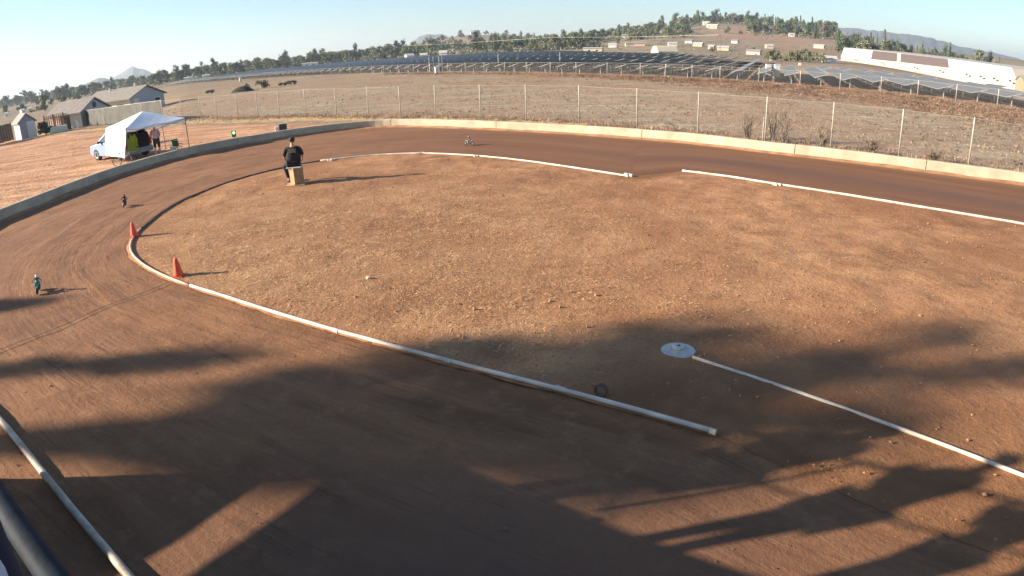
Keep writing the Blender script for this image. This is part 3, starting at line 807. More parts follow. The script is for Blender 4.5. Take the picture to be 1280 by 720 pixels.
def stand_pose(arms='hold', lean=0.):
    J = dict(pelvis=(0, 0, .96), chest=(0, .02 + lean * .4, 1.28), neck=(0, .03 + lean * .7, 1.50), head=(0, .05 + lean * .85, 1.64))
    for s, k in (('l', -1), ('r', 1)):
        J['hip' + s] = (.10 * k, 0, .90); J['knee' + s] = (.12 * k, .03, .50); J['ankle' + s] = (.13 * k, -.01, .09); J['toe' + s] = (.15 * k, .15, .045)
        J['sh' + s] = (.19 * k, .02 + lean * .6, 1.42)
        if arms == 'hold': J['el' + s] = (.26 * k, .06 + lean * .4, 1.15); J['wr' + s] = (.10 * k, .30 + lean * .4, 1.16)
        elif arms == 'down': J['el' + s] = (.25 * k, -.02 + lean * .3, 1.14); J['wr' + s] = (.26 * k, .10 + lean * .2, .90)
        elif arms == 'table': J['el' + s] = (.24 * k, .12 + lean * .5, 1.14); J['wr' + s] = (.16 * k, .34 + lean * .5, 1.0)
    return J

# race marshal sitting on a wooden box, back to the camera
M_black = mat('black_shirt', (.016, .016, .018), .85, var=.25, scale=8)
M_blackt = mat('black_trousers', (.014, .013, .015), .85)
def marshal():
    p = gz(367.5, 231.5); x, y = p.x, p.y
    bx = thing('seat_box', 'tall pale wooden box with a plank top under the sitting marshal', 'box', (x + .12, y + .05, 0.01), R_(42))
    Mw = mat('pale_wood', (.33, .20, .095), .7, var=.12, scale=9)
    mb = MB(); mb.box((0, 0, .30), (.35, .35, .56)); mb.build('box_body', Mw, bx, bevel=.006)
    for z in (.06, .54): mb = MB(); mb.box((0, 0, z), (.375, .375, .05)); mb.build('batten', Mw, bx, bevel=.004)
    mb = MB(); mb.box((-.02, .02, .595), (.52, .36, .03), rz=R_(-42)); mb.build('plank', mat('grey_plank', (.50, .48, .46), .7), bx, bevel=.004)
    b = MB(); b.box((0, 0, .012), (.62, .55, .025)); o = b.build('ground_board', mat('dusty_board', (.56, .34, .19), .8, var=.2), None, loc=(x + .08, y + .02, .016)); o.rotation_euler[2] = .2
    tag(o, 'flat dusty board on the ground under the wooden box', 'board')
    J = dict(pelvis=(0, 0, .72), chest=(0, .04, 1.03), neck=(0, .07, 1.27), head=(.0, .11, 1.415), turn=R_(35))
    J.update(hipl=(-.12, .06, .69), kneel=(-.36, .30, .62), anklel=(-.25, .24, .12), toel=(-.34, .36, .06))
    J.update(hipr=(.12, .06, .69), kneer=(.12, .50, .60), ankler=(.08, .46, .12), toer=(.10, .60, .06))
    J.update(shl=(-.23, .05, 1.16), ell=(-.31, .05, .92), wrl=(-.27, .27, .77), shr=(.23, .05, 1.16), elr=(.31, .08, .92), wrr=(.25, .30, .78))
    P_ = person('person in a black shirt sitting on a wooden box with their back turned', (x + .09, y + .02, .035), R_(14), J, M_black, M_blackt, mat('shoe_black', (.02, .02, .02), .6), cap=mat('dark_cap2', (.03, .028, .028), .8), sleeves=.55, bulk=1.2, wide=1.55, scale=1.0)
    # tan print on the back of the shirt: two curved bars of worn lettering, too small to read in the photo
    Mp = mat('tan_print', (.34, .27, .16), .8, var=.25, scale=40)
    mb = MB()
    rng = random.Random(2)
    for row, (z, w_) in enumerate(((1.165, .21), (1.12, .18), (1.08, .20))):
        xx = -w_ / 2
        while xx < w_ / 2:
            ww = rng.uniform(.018, .03); hh = .036 * rng.uniform(.8, 1.05)
            yb = -.128 + .32 * xx * xx
            mb.box((xx + ww / 2, yb - .005, z + .010 * (1 - (2 * xx / w_) ** 2)), (ww, .014, hh)); xx += ww + .007
    mb.build('back_print', Mp, P_)
marshal()

# ------------------------------------------------------------------ small radio controlled motorbikes
M_tyre = mat('tyre_rubber', (.02, .02, .02), .8); M_metal = mat('dark_metal', (.16, .16, .16), .4, .7)
def bike(label, px, py, heading, lean, plate, suit, helmet, arms_col=None):
    p = gz(px, py); t = thing('toy_motorbike', label, 'toy motorbike', (p.x, p.y, .012), heading, 'radio controlled motorbikes on the track')
    t.rotation_euler = (R_(lean), 0, heading)
    MX = Matrix.Rotation(R_(90), 4, 'X')
    for x in (-.17, .18):
        w = MB(); w.torus((x, 0, .088), .068, .020, MX, 22, 8); wo = w.build('wheel', M_tyre, t, smooth=True)
        r = MB(); r.lathe([(.05, -.008), (.052, .008)], c=(x, 0, .088), n=16, M=MX)
        for k in range(5):
            a = k * 2 * PI / 5
            r.tube([(x, 0, .088), (x + .06 * math.cos(a), 0, .088 + .06 * math.sin(a))], .004, 5)
        r.build('rim', M_metal, wo)
    for s in (-.028, .028): mb = MB(); mb.tube([(.18, s, .088), (.115, s, .25)], .007, 6); mb.build('fork_leg', M_metal, t)
    mb = MB(); mb.tube([(-.17, .02, .09), (-.03, .02, .11)], .009, 6); mb.tube([(-.17, -.02, .09), (-.03, -.02, .11)], .009, 6); mb.build('swingarm', M_metal, t)
    mb = MB(); mb.prism([(-.06, .07), (.07, .08), (.09, .16), (-.04, .17)], .075, (0, 0, 0), (1, 0, 0), (0, 0, 1)); mb.build('engine', M_metal, t, bevel=.008)
    mb = MB(); mb.prism([(-.02, .17), (.12, .18), (.15, .235), (.07, .235), (.0, .20), (-.17, .235), (-.20, .225), (-.06, .17)], .065, (0, 0, 0), (1, 0, 0), (0, 0, 1)); mb.build('bodywork', plate, t, bevel=.01)
    mb = MB(); mb.prism([(.145, .185), (.175, .19), (.155, .265), (.14, .26)], .085, (0, 0, 0), (1, 0, 0), (0, 0, 1)); mb.build('number_plate', plate, t, bevel=.005)
    mb = MB(); mb.prism([(.10, .165), (.20, .185), (.26, .178), (.25, .170), (.19, .172), (.11, .155)], .05, (0, 0, 0), (1, 0, 0), (0, 0, 1)); mb.build('front_mudguard', plate, t)
    mb = MB(); mb.tube([(.10, -.11, .265), (.12, 0, .255), (.10, .11, .265)], .006, 6); mb.build('handlebar', M_metal, t)
    # rider figure
    V = [(-.05, 0, .225), (-.01, 0, .29), (.035, 0, .345), (.05, 0, .375)]; R = [.037, .034, .036, .018]; E = [(0, 1), (1, 2), (2, 3)]
    for s in (-1, 1):
        k = len(V); V += [(-.035, .035 * s, .215), (.055, .06 * s, .19), (.01, .055 * s, .10), (.045, .058 * s, .09)]; R += [.027, .021, .015, .013]; E += [(0, k), (k, k + 1), (k + 1, k + 2), (k + 2, k + 3)]
        k = len(V); V += [(.03, .05 * s, .34), (.045, .10 * s, .295), (.095, .095 * s, .27)]; R += [.019, .014, .011]; E += [(2, k), (k, k + 1), (k + 1, k + 2)]
    t.scale = (.94, .94, .94)
    rd = skin_mesh('rider', V, E, R, t, suit, 1)
    mb = MB(); mb.ell((.06, 0, .405), (.040, .034, .037), 14, 10); mb.ell((.088, 0, .388), (.022, .022, .016), 10, 6); hm = mb.build('helmet', helmet, rd, smooth=True)
    mb = MB(); mb.box((.095, 0, .432), (.05, .045, .005), ry=R_(-18)); mb.build('visor', helmet, hm)
    return t
M_g = mat('green_plastic', (.10, .30, .20), .4, var=.25, scale=30); M_w = mat('white_plastic', (.70, .68, .60), .4)
M_suit1 = mat('grey_green_suit', (.16, .22, .18), .8, var=.4, scale=40); M_suit2 = mat('brown_suit', (.06, .045, .035), .8, var=.3, scale=40); M_suit3 = mat('tan_suit', (.20, .14, .08), .8, var=.4, scale=40)
M_dk = mat('black_plastic', (.03, .03, .03), .5)
bike('green and white toy motorbike with rider, nearest to the camera on the left bend', 48, 366, R_(-58), -10, M_g, M_suit1, M_w)
bike('dark toy motorbike with rider coming round the left bend behind the green one', 156, 258.5, R_(-68), -10, M_suit2, M_suit2, M_dk)
bike('toy motorbike with white front plate and rider on the dark far side of the track', 586, 182, R_(158), 24, mat('tan_plastic', (.30, .24, .16), .5), M_suit3, mat('tan_helmet', (.30, .23, .15), .5))

# ------------------------------------------------------------------ stand where the photographer stands
stand_o = gz(0, 0)  # unused
UL = Vector((-.83, .555, 0)); UL.normalize(); NN = Vector((UL.y, -UL.x, 0))      # UL: left along the stand front, NN: towards the track
def sp(t, m, z): return Vector((UL.x * t - NN.x * m, UL.y * t - NN.y * m, z)) * SS
M_tim = mat('stand_timber', (.20, .14, .09), .85, var=.2, scale=5); M_rail = mat('rail_paint', (.012, .018, .028), .7, .0, var=.2, scale=30, bump=.08, bscale=90, spec=.12)
M_tarp = mat('dark_tarp', (.05, .05, .055), .8, var=.15)
def build_stand():
    t = thing('drivers_stand', 'raised timber stand with a dark metal rail at the bottom left corner', 'stand')
    Lr = math.atan2(UL.y, UL.x)
    def bx(mb, t0, t1, m0, m1, z0, z1):
        c = sp((t0 + t1) / 2, (m0 + m1) / 2, (z0 + z1) / 2); mb.box(c, (abs(t1 - t0) * SS, abs(m1 - m0) * SS, abs(z1 - z0) * SS), rz=Lr)
    T1 = 8.0; T0 = -5.
    mb = MB(); bx(mb, T0, T1, .12, 2.3, 2.06, 2.14); mb.build('deck', M_tim, t)
    mb = MB(); bx(mb, T0, T1, .10, .15, 1.94, 2.135); bx(mb, T0, T1, 2.27, 2.32, 1.94, 2.135); mb.build('fascia', M_tim, t)
    mb = MB(); bx(mb, T0, T1 - .1, 2.22, 2.25, 0, 1.93); mb.build('rear_skirt', M_tarp, t)
    mb = MB(); bx(mb, T1 - .04, T1, .18, 2.2, 0, 1.615); mb.build('end_skirt', M_tarp, t)
    mb = MB(); bx(mb, T1 - .09, T1 - .045, .18, 2.2, 1.84, 2.05); mb.build('end_slat', M_tim, t)
    k = T0 + .3
    while k < T1:
        for m_ in (.2, 2.15):
            mb = MB(); mb.box(sp(k, m_, .97), (.09, .09, 1.94 * SS), rz=Lr); mb.build('post', M_tim, t)
        k += 2.5
    # rail nearest to the camera: placed from the photo
    a = gz(-14, 605, H - .66 * SS); b = gz(66, 722, H - .66 * SS); d = (b - a).normalized()
    mb = MB(); mb.tube([a - d * 7.5, a, b, b + d * 4], .0255, 16); mb.build('top_rail', M_rail, t, smooth=True)
    zt = a.z
    for q in (-7.4, -5.2, -3.0, 1.4, 3.8):
        p = a + d * q; mb = MB(); mb.tube([(p.x, p.y, 2.14 * SS - .1), (p.x, p.y, zt)], .02, 10); mb.build('rail_post', M_rail, t, smooth=True)
    mb = MB(); q0 = a - d * 7.4; q1 = a - d * 1.2; mb.tube([(q0.x, q0.y, zt - .45), (q1.x, q1.y, zt - .45)], .017, 10); mb.build('mid_rail', M_rail, t, smooth=True)
    mb = MB(); mb.tube([sp(T1 - .1, .2, 3.0), sp(T1 - .1, 2.2, 3.0)], .02, 8); mb.build('end_rail', M_rail, t)
    mb = MB(); bx(mb, T0, T1, 2.25, 2.29, 2.14, 3.05); mb.build('rear_banner', M_tarp, t)
    return zt
ZR = build_stand()
DECK = 2.14 * SS
M_tx = mat('transmitter', (.03, .03, .035), .4)
M_navy = mat('navy_jacket', (.012, .018, .045), .8, var=.2); M_jean = mat('denim', (.05, .08, .15), .8); M_redsh = mat('red_shirt', (.30, .04, .03), .8); M_grey = mat('grey_shirt', (.25, .25, .26), .8); M_shoe = mat('shoe_grey', (.12, .11, .10), .7)
def driver(tt, m, label, shirt, sc_=1., arms='hold', lean=0., cap=True, bulk=1.0, sl=.55, turn=0.):
    p = sp(tt, m, 0); rz = math.atan2(NN.y, NN.x) - PI / 2 + turn
    J = stand_pose(arms, lean)
    q = person(label, (p.x, p.y, DECK + .005), rz, J, shirt, M_jean, M_shoe, cap=M_navy if cap else None, scale=sc_, sleeves=sl, bulk=bulk)
    if arms == 'hold':
        tr = thing('transmitter', 'black transmitter held by the ' + label.replace(' of the stand', '').replace('person in', 'the one in'), 'transmitter', (p.x, p.y, DECK + .005), rz, scale=sc_)
        mb = MB(); mb.box((0, .37 + lean * .4, 1.17), (.16, .07, .14), rx=R_(-20)); mb.build('case', M_tx, tr, bevel=.01)
        mb = MB(); mb.tube([(0, .37 + lean * .4, 1.24), (0, .47 + lean * .4, 1.52)], .005, 6); mb.build('antenna', M_tx, tr)
driver(7.45, .62, 'person in a grey shirt at the left end of the stand', M_grey, 1.08, bulk=1.45)
driver(6.15, .62, 'person in a red shirt second from the left end of the stand', M_redsh, 1.06, bulk=1.3)
driver(5.2, .85, 'person in a black shirt in the middle of the stand', M_black, 1.04, bulk=1.1)
driver(4.1, .6, 'person in a black cap right of the middle of the stand', M_black, 1.0)
driver(3.0, .7, 'person in a grey top two places from the camera', M_grey, 1.02)

# white-striped navy sleeve beside the camera belongs to a driver leaning on the rail
def neighbour():
    rz = math.atan2(NN.y, NN.x) - PI / 2 + .25; J = stand_pose('down'); RM = Matrix.Rotation(rz, 3, 'Z')
    mid = Vector(J['shr']).lerp(Vector(J['elr']), .55); tgt = gz(-78, 748, DECK + mid.z); o_ = RM @ mid
    loc = Vector((tgt.x - o_.x, tgt.y - o_.y, DECK + .005))
    P_ = person('person in a navy jacket with a pale stripe beside the camera', loc, rz, J, M_navy, M_jean, M_shoe, cap=M_navy, sleeves=1.)
    a = Vector(J['shr']); b = Vector(J['elr']); d = (b - a).normalized(); mb = MB()
    q = a.lerp(b, .60); mb.tube([q - d * .020, q - d * .014, q + d * .014, q + d * .020], [.068, .0735, .0715, .066], 18); mb.build('sleeve_stripe', mat('pale_stripe', (.45, .47, .52), .8), P_, smooth=True)
neighbour()

# ------------------------------------------------------------------ foliage
def leaf_mat(name, col, var=.35):
    m, N, L, B = nt(name); g = NG(m)
    oi = N.new('ShaderNodeObjectInfo')
    ge = N.new('ShaderNodeNewGeometry')
    c = g.ramp(g.noise(.45, 4, .6), [(.35, tuple(x * (1 - var) for x in col)), (.65, tuple(x * (1 + var) for x in col))])
    hs = N.new('ShaderNodeHueSaturation'); L.new(c, hs.inputs['Color'])
    mr = N.new('ShaderNodeMapRange'); mr.inputs['To Min'].default_value = .7; mr.inputs['To Max'].default_value = 1.35; L.new(oi.outputs['Random'], mr.inputs['Value']); L.new(mr.outputs[0], hs.inputs['Value'])
    L.new(hs.outputs['Color'], B.inputs['Base Color']); B.inputs['Roughness'].default_value = .7; B.inputs['Specular IOR Level'].default_value = .2
    return m
M_leafd = leaf_mat('leaf_dark', (.072, .092, .052)); M_leafm = leaf_mat('leaf_mid', (.125, .145, .078)); M_leafo = leaf_mat('leaf_olive', (.18, .18, .11)); M_bark = mat('bark', (.16, .12, .09), .9, var=.2)
def leaves(mb, c, r, n, size, rng, shell=.55):
    c = Vector(c)
    for _ in range(n):
        v = Vector((rng.gauss(0, 1), rng.gauss(0, 1), rng.gauss(0, 1))).normalized(); k = shell + (1 - shell) * rng.random()
        p = c + Vector((v.x * r[0], v.y * r[1], v.z * r[2])) * k
        a = (v + Vector((rng.uniform(-1, 1), rng.uniform(-1, 1), rng.uniform(-.3, 1))) * .9).normalized(); u = a.orthogonal().normalized(); w = a.cross(u)
        th = rng.uniform(0, 2 * PI); u, w = u * math.cos(th) + w * math.sin(th), w * math.cos(th) - u * math.sin(th)
        s = size * rng.uniform(.55, 1.3)
        mb.add([p - u * s, p - w * s * .55, p + u * s, p + w * s * .6], [(0, 1, 2, 3)])
def make_tree(name, label, cat, kind, seed, leafm, parts=True):
    rng = random.Random(seed); t = thing(name, label, cat); tr = MB(); cr = MB()
    if kind == 'round':
        tr.tube([(0, 0, -.5), (.1, 0, 1.5), (.2, .1, 3.5), (0, 0, 6)], [.38, .3, .24, .1], 7)
        for k in range(20):
            a = rng.uniform(0, 2 * PI); d = rng.uniform(.8, 4.4); z = rng.uniform(1.8, 8.2); s = rng.uniform(1.3, 2.3)
            d *= 1.1 if z < 5.5 else .55
            leaves(cr, (d * math.cos(a), d * math.sin(a), z), (s, s, s * .8), 50, .50, rng, .35)
            tr.tube([(.1, 0, 2.2), (d * .5 * math.cos(a), d * .5 * math.sin(a), z * .7), (d * math.cos(a), d * math.sin(a), z)], [.14, .09, .04], 5)
    elif kind == 'tall':
        tr.tube([(0, 0, -.5), (.2, 0, 4), (-.1, .2, 8), (.1, 0, 13)], [.4, .32, .22, .08], 7)
        for k in range(21):
            a = rng.uniform(0, 2 * PI); z = rng.uniform(2.4, 13.0); d = rng.uniform(.4, 3.2) * (1 if z < 10 else .5); s = rng.uniform(1.2, 2.2)
            leaves(cr, (d * math.cos(a), d * math.sin(a), z), (s, s, s * 1.1), 48, .48, rng, .35)
            tr.tube([(0, 0, z * .6), (d * .5 * math.cos(a), d * .5 * math.sin(a), z * .85), (d * math.cos(a), d * math.sin(a), z)], [.13, .08, .03], 5)
    elif kind == 'cypress':
        tr.tube([(0, 0, -.5), (0, 0, 11)], [.3, .05], 6)
        for k in range(12):
            z = 1 + k * .95; s = (1.35 - abs(k - 3) * .11)
            leaves(cr, (rng.uniform(-.2, .2), rng.uniform(-.2, .2), z), (s, s, .9), 44, .34, rng)
    elif kind == 'palm':
        tr.tube([(0, 0, -.5), (.15, 0, 6), (.1, .1, 12)], [.3, .2, .17], 7)
        for k in range(26):
            a = rng.uniform(0, 2 * PI); e = rng.uniform(-.9, 1.1); L_ = rng.uniform(1.6, 2.4); p0 = Vector((.1, .1, 12))
            d1 = Vector((math.cos(a) * math.cos(e), math.sin(a) * math.cos(e), math.sin(e))); p1 = p0 + d1 * L_ * .55; p2 = p0 + d1 * L_ + Vector((0, 0, -.7)); s = Vector((-math.sin(a), math.cos(a), 0)) * .28
            cr.add([p0, p1 - s, p1 + s, p2], [(0, 1, 2), (1, 3, 2)])
    elif kind == 'bush':
        tr.tube([(0, 0, -.2), (0, 0, .8)], [.1, .05], 5)
        for k in range(8):
            a = rng.uniform(0, 2 * PI); d = rng.uniform(.2, 1.5)
            leaves(cr, (d * math.cos(a), d * math.sin(a), rng.uniform(.5, 1.5)), (.8, .8, .6), 50, .25, rng)
    tr.build('trunk', M_bark, t, smooth=True); cr.build('crown', leafm, t)
    return t

TP = {}
def tree_at(kind, shade, p, s, rz, label, group, cat='tree'):
    key = (kind, shade, rng_t.randrange(2) if kind in ('round', 'tall') else 0)
    lm = dict(d=M_leafd, m=M_leafm, o=M_leafo)[shade]
    nm = {'round': 'broadleaf_tree', 'tall': 'eucalyptus_tree', 'cypress': 'cypress_tree', 'palm': 'palm_tree', 'bush': 'bush'}[kind]
    if key not in TP:
        o = make_tree(nm, label, cat, kind, hash_(key), lm); TP[key] = o; o.location = p; o.rotation_euler = (0, 0, rz); o.scale = (s, s, s * 1.0); o['group'] = group; return o
    return dup(TP[key], p, rz, label, group, s if not isinstance(s, tuple) else s)
def hash_(k): return sum(ord(c) for c in str(k)) % 997
rng_t = random.Random(11)
def pol(az, D): a = R_(az); x = D * math.sin(a); y = D * math.cos(a); return Vector((x, y, tz(x, y)))

KN = {'round': 'broad', 'tall': 'tall slender', 'cypress': 'narrow pointed', 'palm': 'palm', 'bush': 'low bushy'}
SN = {'d': 'dark green', 'm': 'mid green', 'o': 'pale olive'}
# zones of trees: az0, az1, D0, D1, count, size0, size1, kinds, place
ZONES = [
    (-43.5, -38, 620, 1000, 18, .9, 1.4, 'round round tall', 'in the hazy wood left of the roofs'),
    (-42, -36, 260, 430, 6, .5, .8, 'round bush', 'on the brown land behind the shed'),
    (-38, -30, 520, 800, 30, .9, 1.4, 'round tall round', 'behind the two houses'),
    (-30, -21, 430, 620, 40, .8, 1.3, 'round round round tall', 'behind the far left end of the solar farm'),
    (-21, -13, 460, 640, 44, .8, 1.4, 'round tall round round', 'behind the left part of the solar farm'),
    (-13, -6, 480, 700, 38, .85, 1.35, 'round tall round', 'in the dark wood left of the bare hill'),
    (-7, 2, 450, 900, 60, .8, 1.3, 'round round tall bush', 'on the slope below the white hilltop house'),
    (-7, 3, 1050, 1300, 18, .9, 1.4, 'round round tall', 'near the white hilltop house left of centre'),
    (1, 8, 440, 720, 60, .85, 1.3, 'round tall round round', 'in the wood behind the middle of the solar farm'),
    (7.5, 16, 560, 760, 50, .85, 1.2, 'round tall round', 'in the long wood left of the bare hill'),
    (14.5, 22.5, 840, 1000, 46, 1.1, 1.7, 'round tall round', 'along the top of the bare hill'),
    (21, 28.5, 620, 900, 52, .95, 1.5, 'round tall round cypress round', 'on the right flank of the bare hill'),
    (28.5, 34, 400, 620, 30, .7, 1.1, 'round round cypress tall', 'just behind the left end of the long white building'),
    (33, 41.5, 380, 560, 30, .65, 1.0, 'round cypress tall round', 'behind the right half of the long white building'),
    (22.5, 27.5, 215, 260, 12, .30, .5, 'round bush round', 'in the green thicket before the hill'),
    (3, 22, 330, 520, 12, .25, .45, 'bush round', 'scattered on the open slope'),
    (7, 28, 560, 830, 34, .4, .75, 'round round bush', 'dotted about the middle of the bare hill'),
]
for zi, (a0, a1, D0, D1, n, s0, s1, kinds, place) in enumerate(ZONES):
    ks = kinds.split()
    for i in range(n):
        az = a0 + (a1 - a0) * (i + rng_t.random()) / n; D = rng_t.uniform(D0, D1)
        k = rng_t.choice(ks); sh = rng_t.choice('ddmmo' if zi not in (14,) else 'moo'); s = rng_t.uniform(s0, s1) * (.84 if k == 'tall' else 1.02)
        if a1 <= -13: s *= .84
        if rng_t.random() < .08: s *= 1.3
        p = pol(az, D); p.z -= .3
        tree_at(k, sh, p, s, rng_t.uniform(0, 6.28), f'{SN[sh]} {KN[k]} tree {place}', f'{SN[sh]} {KN[k]} trees {place}')
def wood():
    mb = MB(); rng = random.Random(21)
    for zi, (a0, a1, D0, D1, n, s0, s1, kinds, place) in enumerate(ZONES):
        if zi in (1, 14, 15, 16): continue
        for i in range(int(n * 4.0)):
            az = rng.uniform(a0, a1); D = rng.uniform(D0, D1); p = pol(az, D); r = rng.uniform(1.4, 3.4)
            leaves(mb, p + Vector((0, 0, r * .6)), (r * 1.7, r, r), 30, .66, rng, .3)
    for i in range(1100):
        az = rng.uniform(2, 29); D = rng.uniform(300, 900); p = pol(az, D); r = rng.uniform(.35, 1.5)
        if noise.noise(Vector((p.x * .02, p.y * .02, 0))) < 0: continue
        leaves(mb, p + Vector((0, 0, r * .5)), (r * 1.4, r, r * .7), 14, .3, rng, .3)
    tag(mb.build('undergrowth', M_leafo), 'olive undergrowth and scrub below the far trees', 'undergrowth', kind='stuff')
wood()
for (px, py, D, s, nm) in ((785, 44, 640, 1.1, 'left'), (1003, 52, 600, .9, 'right')):
    q = at(px, py, D); p = Vector((q.x, q.y, tz(q.x, q.y))); tree_at('palm', 'm', p, s, 1., f'tall palm rising above the wood on the {nm} of the bare hill', 'palms')
q = at(878, 40, 930); tree_at('tall', 'd', Vector((q.x, q.y, tz(q.x, q.y))), 1.45, .4, 'tallest tree with an airy round crown on top of the bare hill', 'hilltop trees')

# ------------------------------------------------------------------ off-frame trees that shade the track (behind and left of the stand)
S2 = (2.732, .3356)
def shade_tree(name, label, D, clumps, trunk_top, seed):
    """clumps: (lateral c, ground x of the shadow centre, half width, half height, leaves)"""
    rng = random.Random(seed)
    def place(c, gx, D):
        # caster position at x = gx - 2.732 z with horizontal distance D along the sun direction
        z = D / S2[0]; x = gx - D; y = (c + .122 * gx) / .993 - S2[1] * z
        return Vector((x, y, z))
    base = None; cr = MB(); ctr = []
    X0 = None
    clumps = [(a_ * SS, b_ * SS, c_ * SS, d_ * SS, e_, f_) for a_, b_, c_, d_, e_, f_ in clumps]
    for c, gx, rw, rh, n, size in clumps:
        if X0 is None: X0 = -D
        D_ = gx - X0; p = place(c, gx, D_); ctr.append(p)
        leaves(cr, p, (rw * 1.0, rw, rh), n, size, rng, .2)
    bx = sum(p.x for p in ctr) / len(ctr); by = trunk_top[1] if trunk_top else ctr[0].y
    t = thing(name, label, 'tree', (0, 0, 0))
    low = min(p.z for p in ctr); top = max(p.z for p in ctr)
    tr = MB(); b0 = Vector((X0, sum(p.y for p in ctr) / len(ctr), -.1))
    tr.tube([b0, b0 + Vector((.1, .05, low * .5)), b0 + Vector((-.05, 0, low)), b0 + Vector((0, 0, top * .95))], [.42, .34, .26, .08], 10)
    for p in ctr: tr.tube([Vector((X0, b0.y, max(1, p.z - 2.2))), (Vector((X0, b0.y, p.z - 1)) + p) / 2, p], [.13, .09, .04], 6)
    tr.build('trunk', M_bark, t, smooth=True); cr.build('crown', M_leafd, t)
    return t
shade_tree('eucalyptus_tree', 'tall eucalyptus standing left of the stand, its airy crown shading the infield', 46,
           [(5.2, -3.0, .6, .45, 60, .22), (5.15, -1.4, .6, .5, 75, .22), (5.1, .2, .6, .5, 75, .22), (5.2, 1.8, .6, .5, 60, .22), (5.7, -3.0, .7, .5, 80, .22), (6.7, -2.6, .8, .5, 90, .22), (6.2, -1.4, 1.0, .55, 120, .22), (5.6, .2, .8, .6, 90, .22), (7.2, -.3, .9, .5, 110, .22), (6.4, .4, 1.3, .7, 190, .22), (5.9, 2.3, 1.1, .8, 190, .22), (7.0, 2.4, .9, .6, 120, .22), (5.8, 4.6, 1.1, .8, 110, .22), (6.3, 6.6, .7, .6, 30, .22), (4.6, 1.5, .9, .8, 120, .22), (4.6, 4.4, .8, .7, 50, .22), (5.0, 7., .7, .6, 30, .22)], None, 5)
shade_tree('cypress_tree', 'dark narrow cypress beside the tall eucalyptus left of the stand', 42,
           [(7.75, gx, .42, .5, 130, .16) for gx in (-19, -17, -15, -13, -11, -9, -7, -5.4, -4.2)], None, 6)
shade_tree('cypress_tree', 'shorter dark cypress at the far left of the stand', 42,
           [(10.6, gx, .40, .5, 130, .16) for gx in (-20, -18, -16, -14, -12, -10.4, -9.4)], None, 7)

# ------------------------------------------------------------------ chain link fence
M_galv = mat('galvanised', (.46, .42, .35), .6, .2, var=.1)
def mesh_mat(name, cell=.06, wire=.10, col=(.36, .34, .31)):
    m, N, L, B = nt(name); g = NG(m)
    u = N.new('ShaderNodeUVMap'); s = N.new('ShaderNodeSeparateXYZ'); L.new(u.outputs[0], s.inputs[0])
    a = g.math('ADD', s.outputs[0], s.outputs[1]); b = g.math('SUBTRACT', s.outputs[0], s.outputs[1])
    fa = g.math('LESS_THAN', g.math('FRACT', g.math('DIVIDE', a, cell)), wire); fb = g.math('LESS_THAN', g.math('FRACT', g.math('ADD', g.math('DIVIDE', b, cell), 1000.)), wire)
    al = g.math('MAXIMUM', fa, fb); L.new(al, B.inputs['Alpha'])
    B.inputs['Base Color'].default_value = (*col, 1); B.inputs['Roughness'].default_value = .6
    return m
M_link = mesh_mat('chain_link', .07, .022); M_screen = mat('privacy_screen', (.085, .083, .072), .9, var=.18, scale=.8, bump=.3, bscale=3)
def fence(name, label, bases, h, postr, mesh_m, mid=False, panel='mesh', topr=.02, group=None, post_m=None):
    t = thing(name, label, 'fence', tuple(bases[0]), 0, group); o = Vector(bases[0]); B_ = [Vector(b) - o for b in bases]
    for b in B_:
        mb = MB(); mb.tube([b + Vector((0, 0, -.1)), b + Vector((0, 0, h * 1.0)), b + Vector((0, 0, h + .05))], [postr, postr, postr * .5], 8); mb.build('post', post_m or M_galv, t, smooth=True)
    me = bpy.data.meshes.new(panel); vs = []; fs = []; uvs = []; s = 0
    for i in range(len(B_) - 1):
        a, b = B_[i], B_[i + 1]; L_ = (b - a).length; k = len(vs)
        vs += [a + Vector((0, 0, .03)), b + Vector((0, 0, .03)), b + Vector((0, 0, h - .03)), a + Vector((0, 0, h - .03))]; fs.append((k, k + 1, k + 2, k + 3)); uvs += [(s, 0), (s + L_, 0), (s + L_, h), (s, h)]; s += L_
    me.from_pydata([tuple(v) for v in vs], [], fs); me.update(); ul = me.uv_layers.new(name='UVMap')
    for i, uv in enumerate(uvs): ul.data[i].uv = uv
    me.materials.append(mesh_m); p = bpy.data.objects.new(panel, me); COL.objects.link(p); p.parent = t
    mb = MB()
    for i in range(len(B_) - 1):
        a, b = B_[i] + Vector((0, 0, h)), B_[i + 1] + Vector((0, 0, h)); c = (a + b) / 2 - Vector((0, 0, .03 if topr < .015 else 0)); mb.tube([a, c, b], topr, 5)
    mb.build('top_wire' if topr < .015 else 'top_rail', M_galv, t)
    return t
def onland(px): 
    out = []
    for x, y in px: p = hit(x, y); out.append(p)
    return out
FB = onland(FENCE_PX[4:])
fence('chain_link_fence', 'long chain link fence with pale posts behind the far side of the track', FB, 1.92, .032, M_link, topr=.005)
SBp = onland(FENCE_PX[1:4]) + [FB[0]]
fence('screened_fence', 'fence covered in grey privacy screen before the two houses', SBp, 1.95, .04, M_screen, panel='screen', topr=.02)

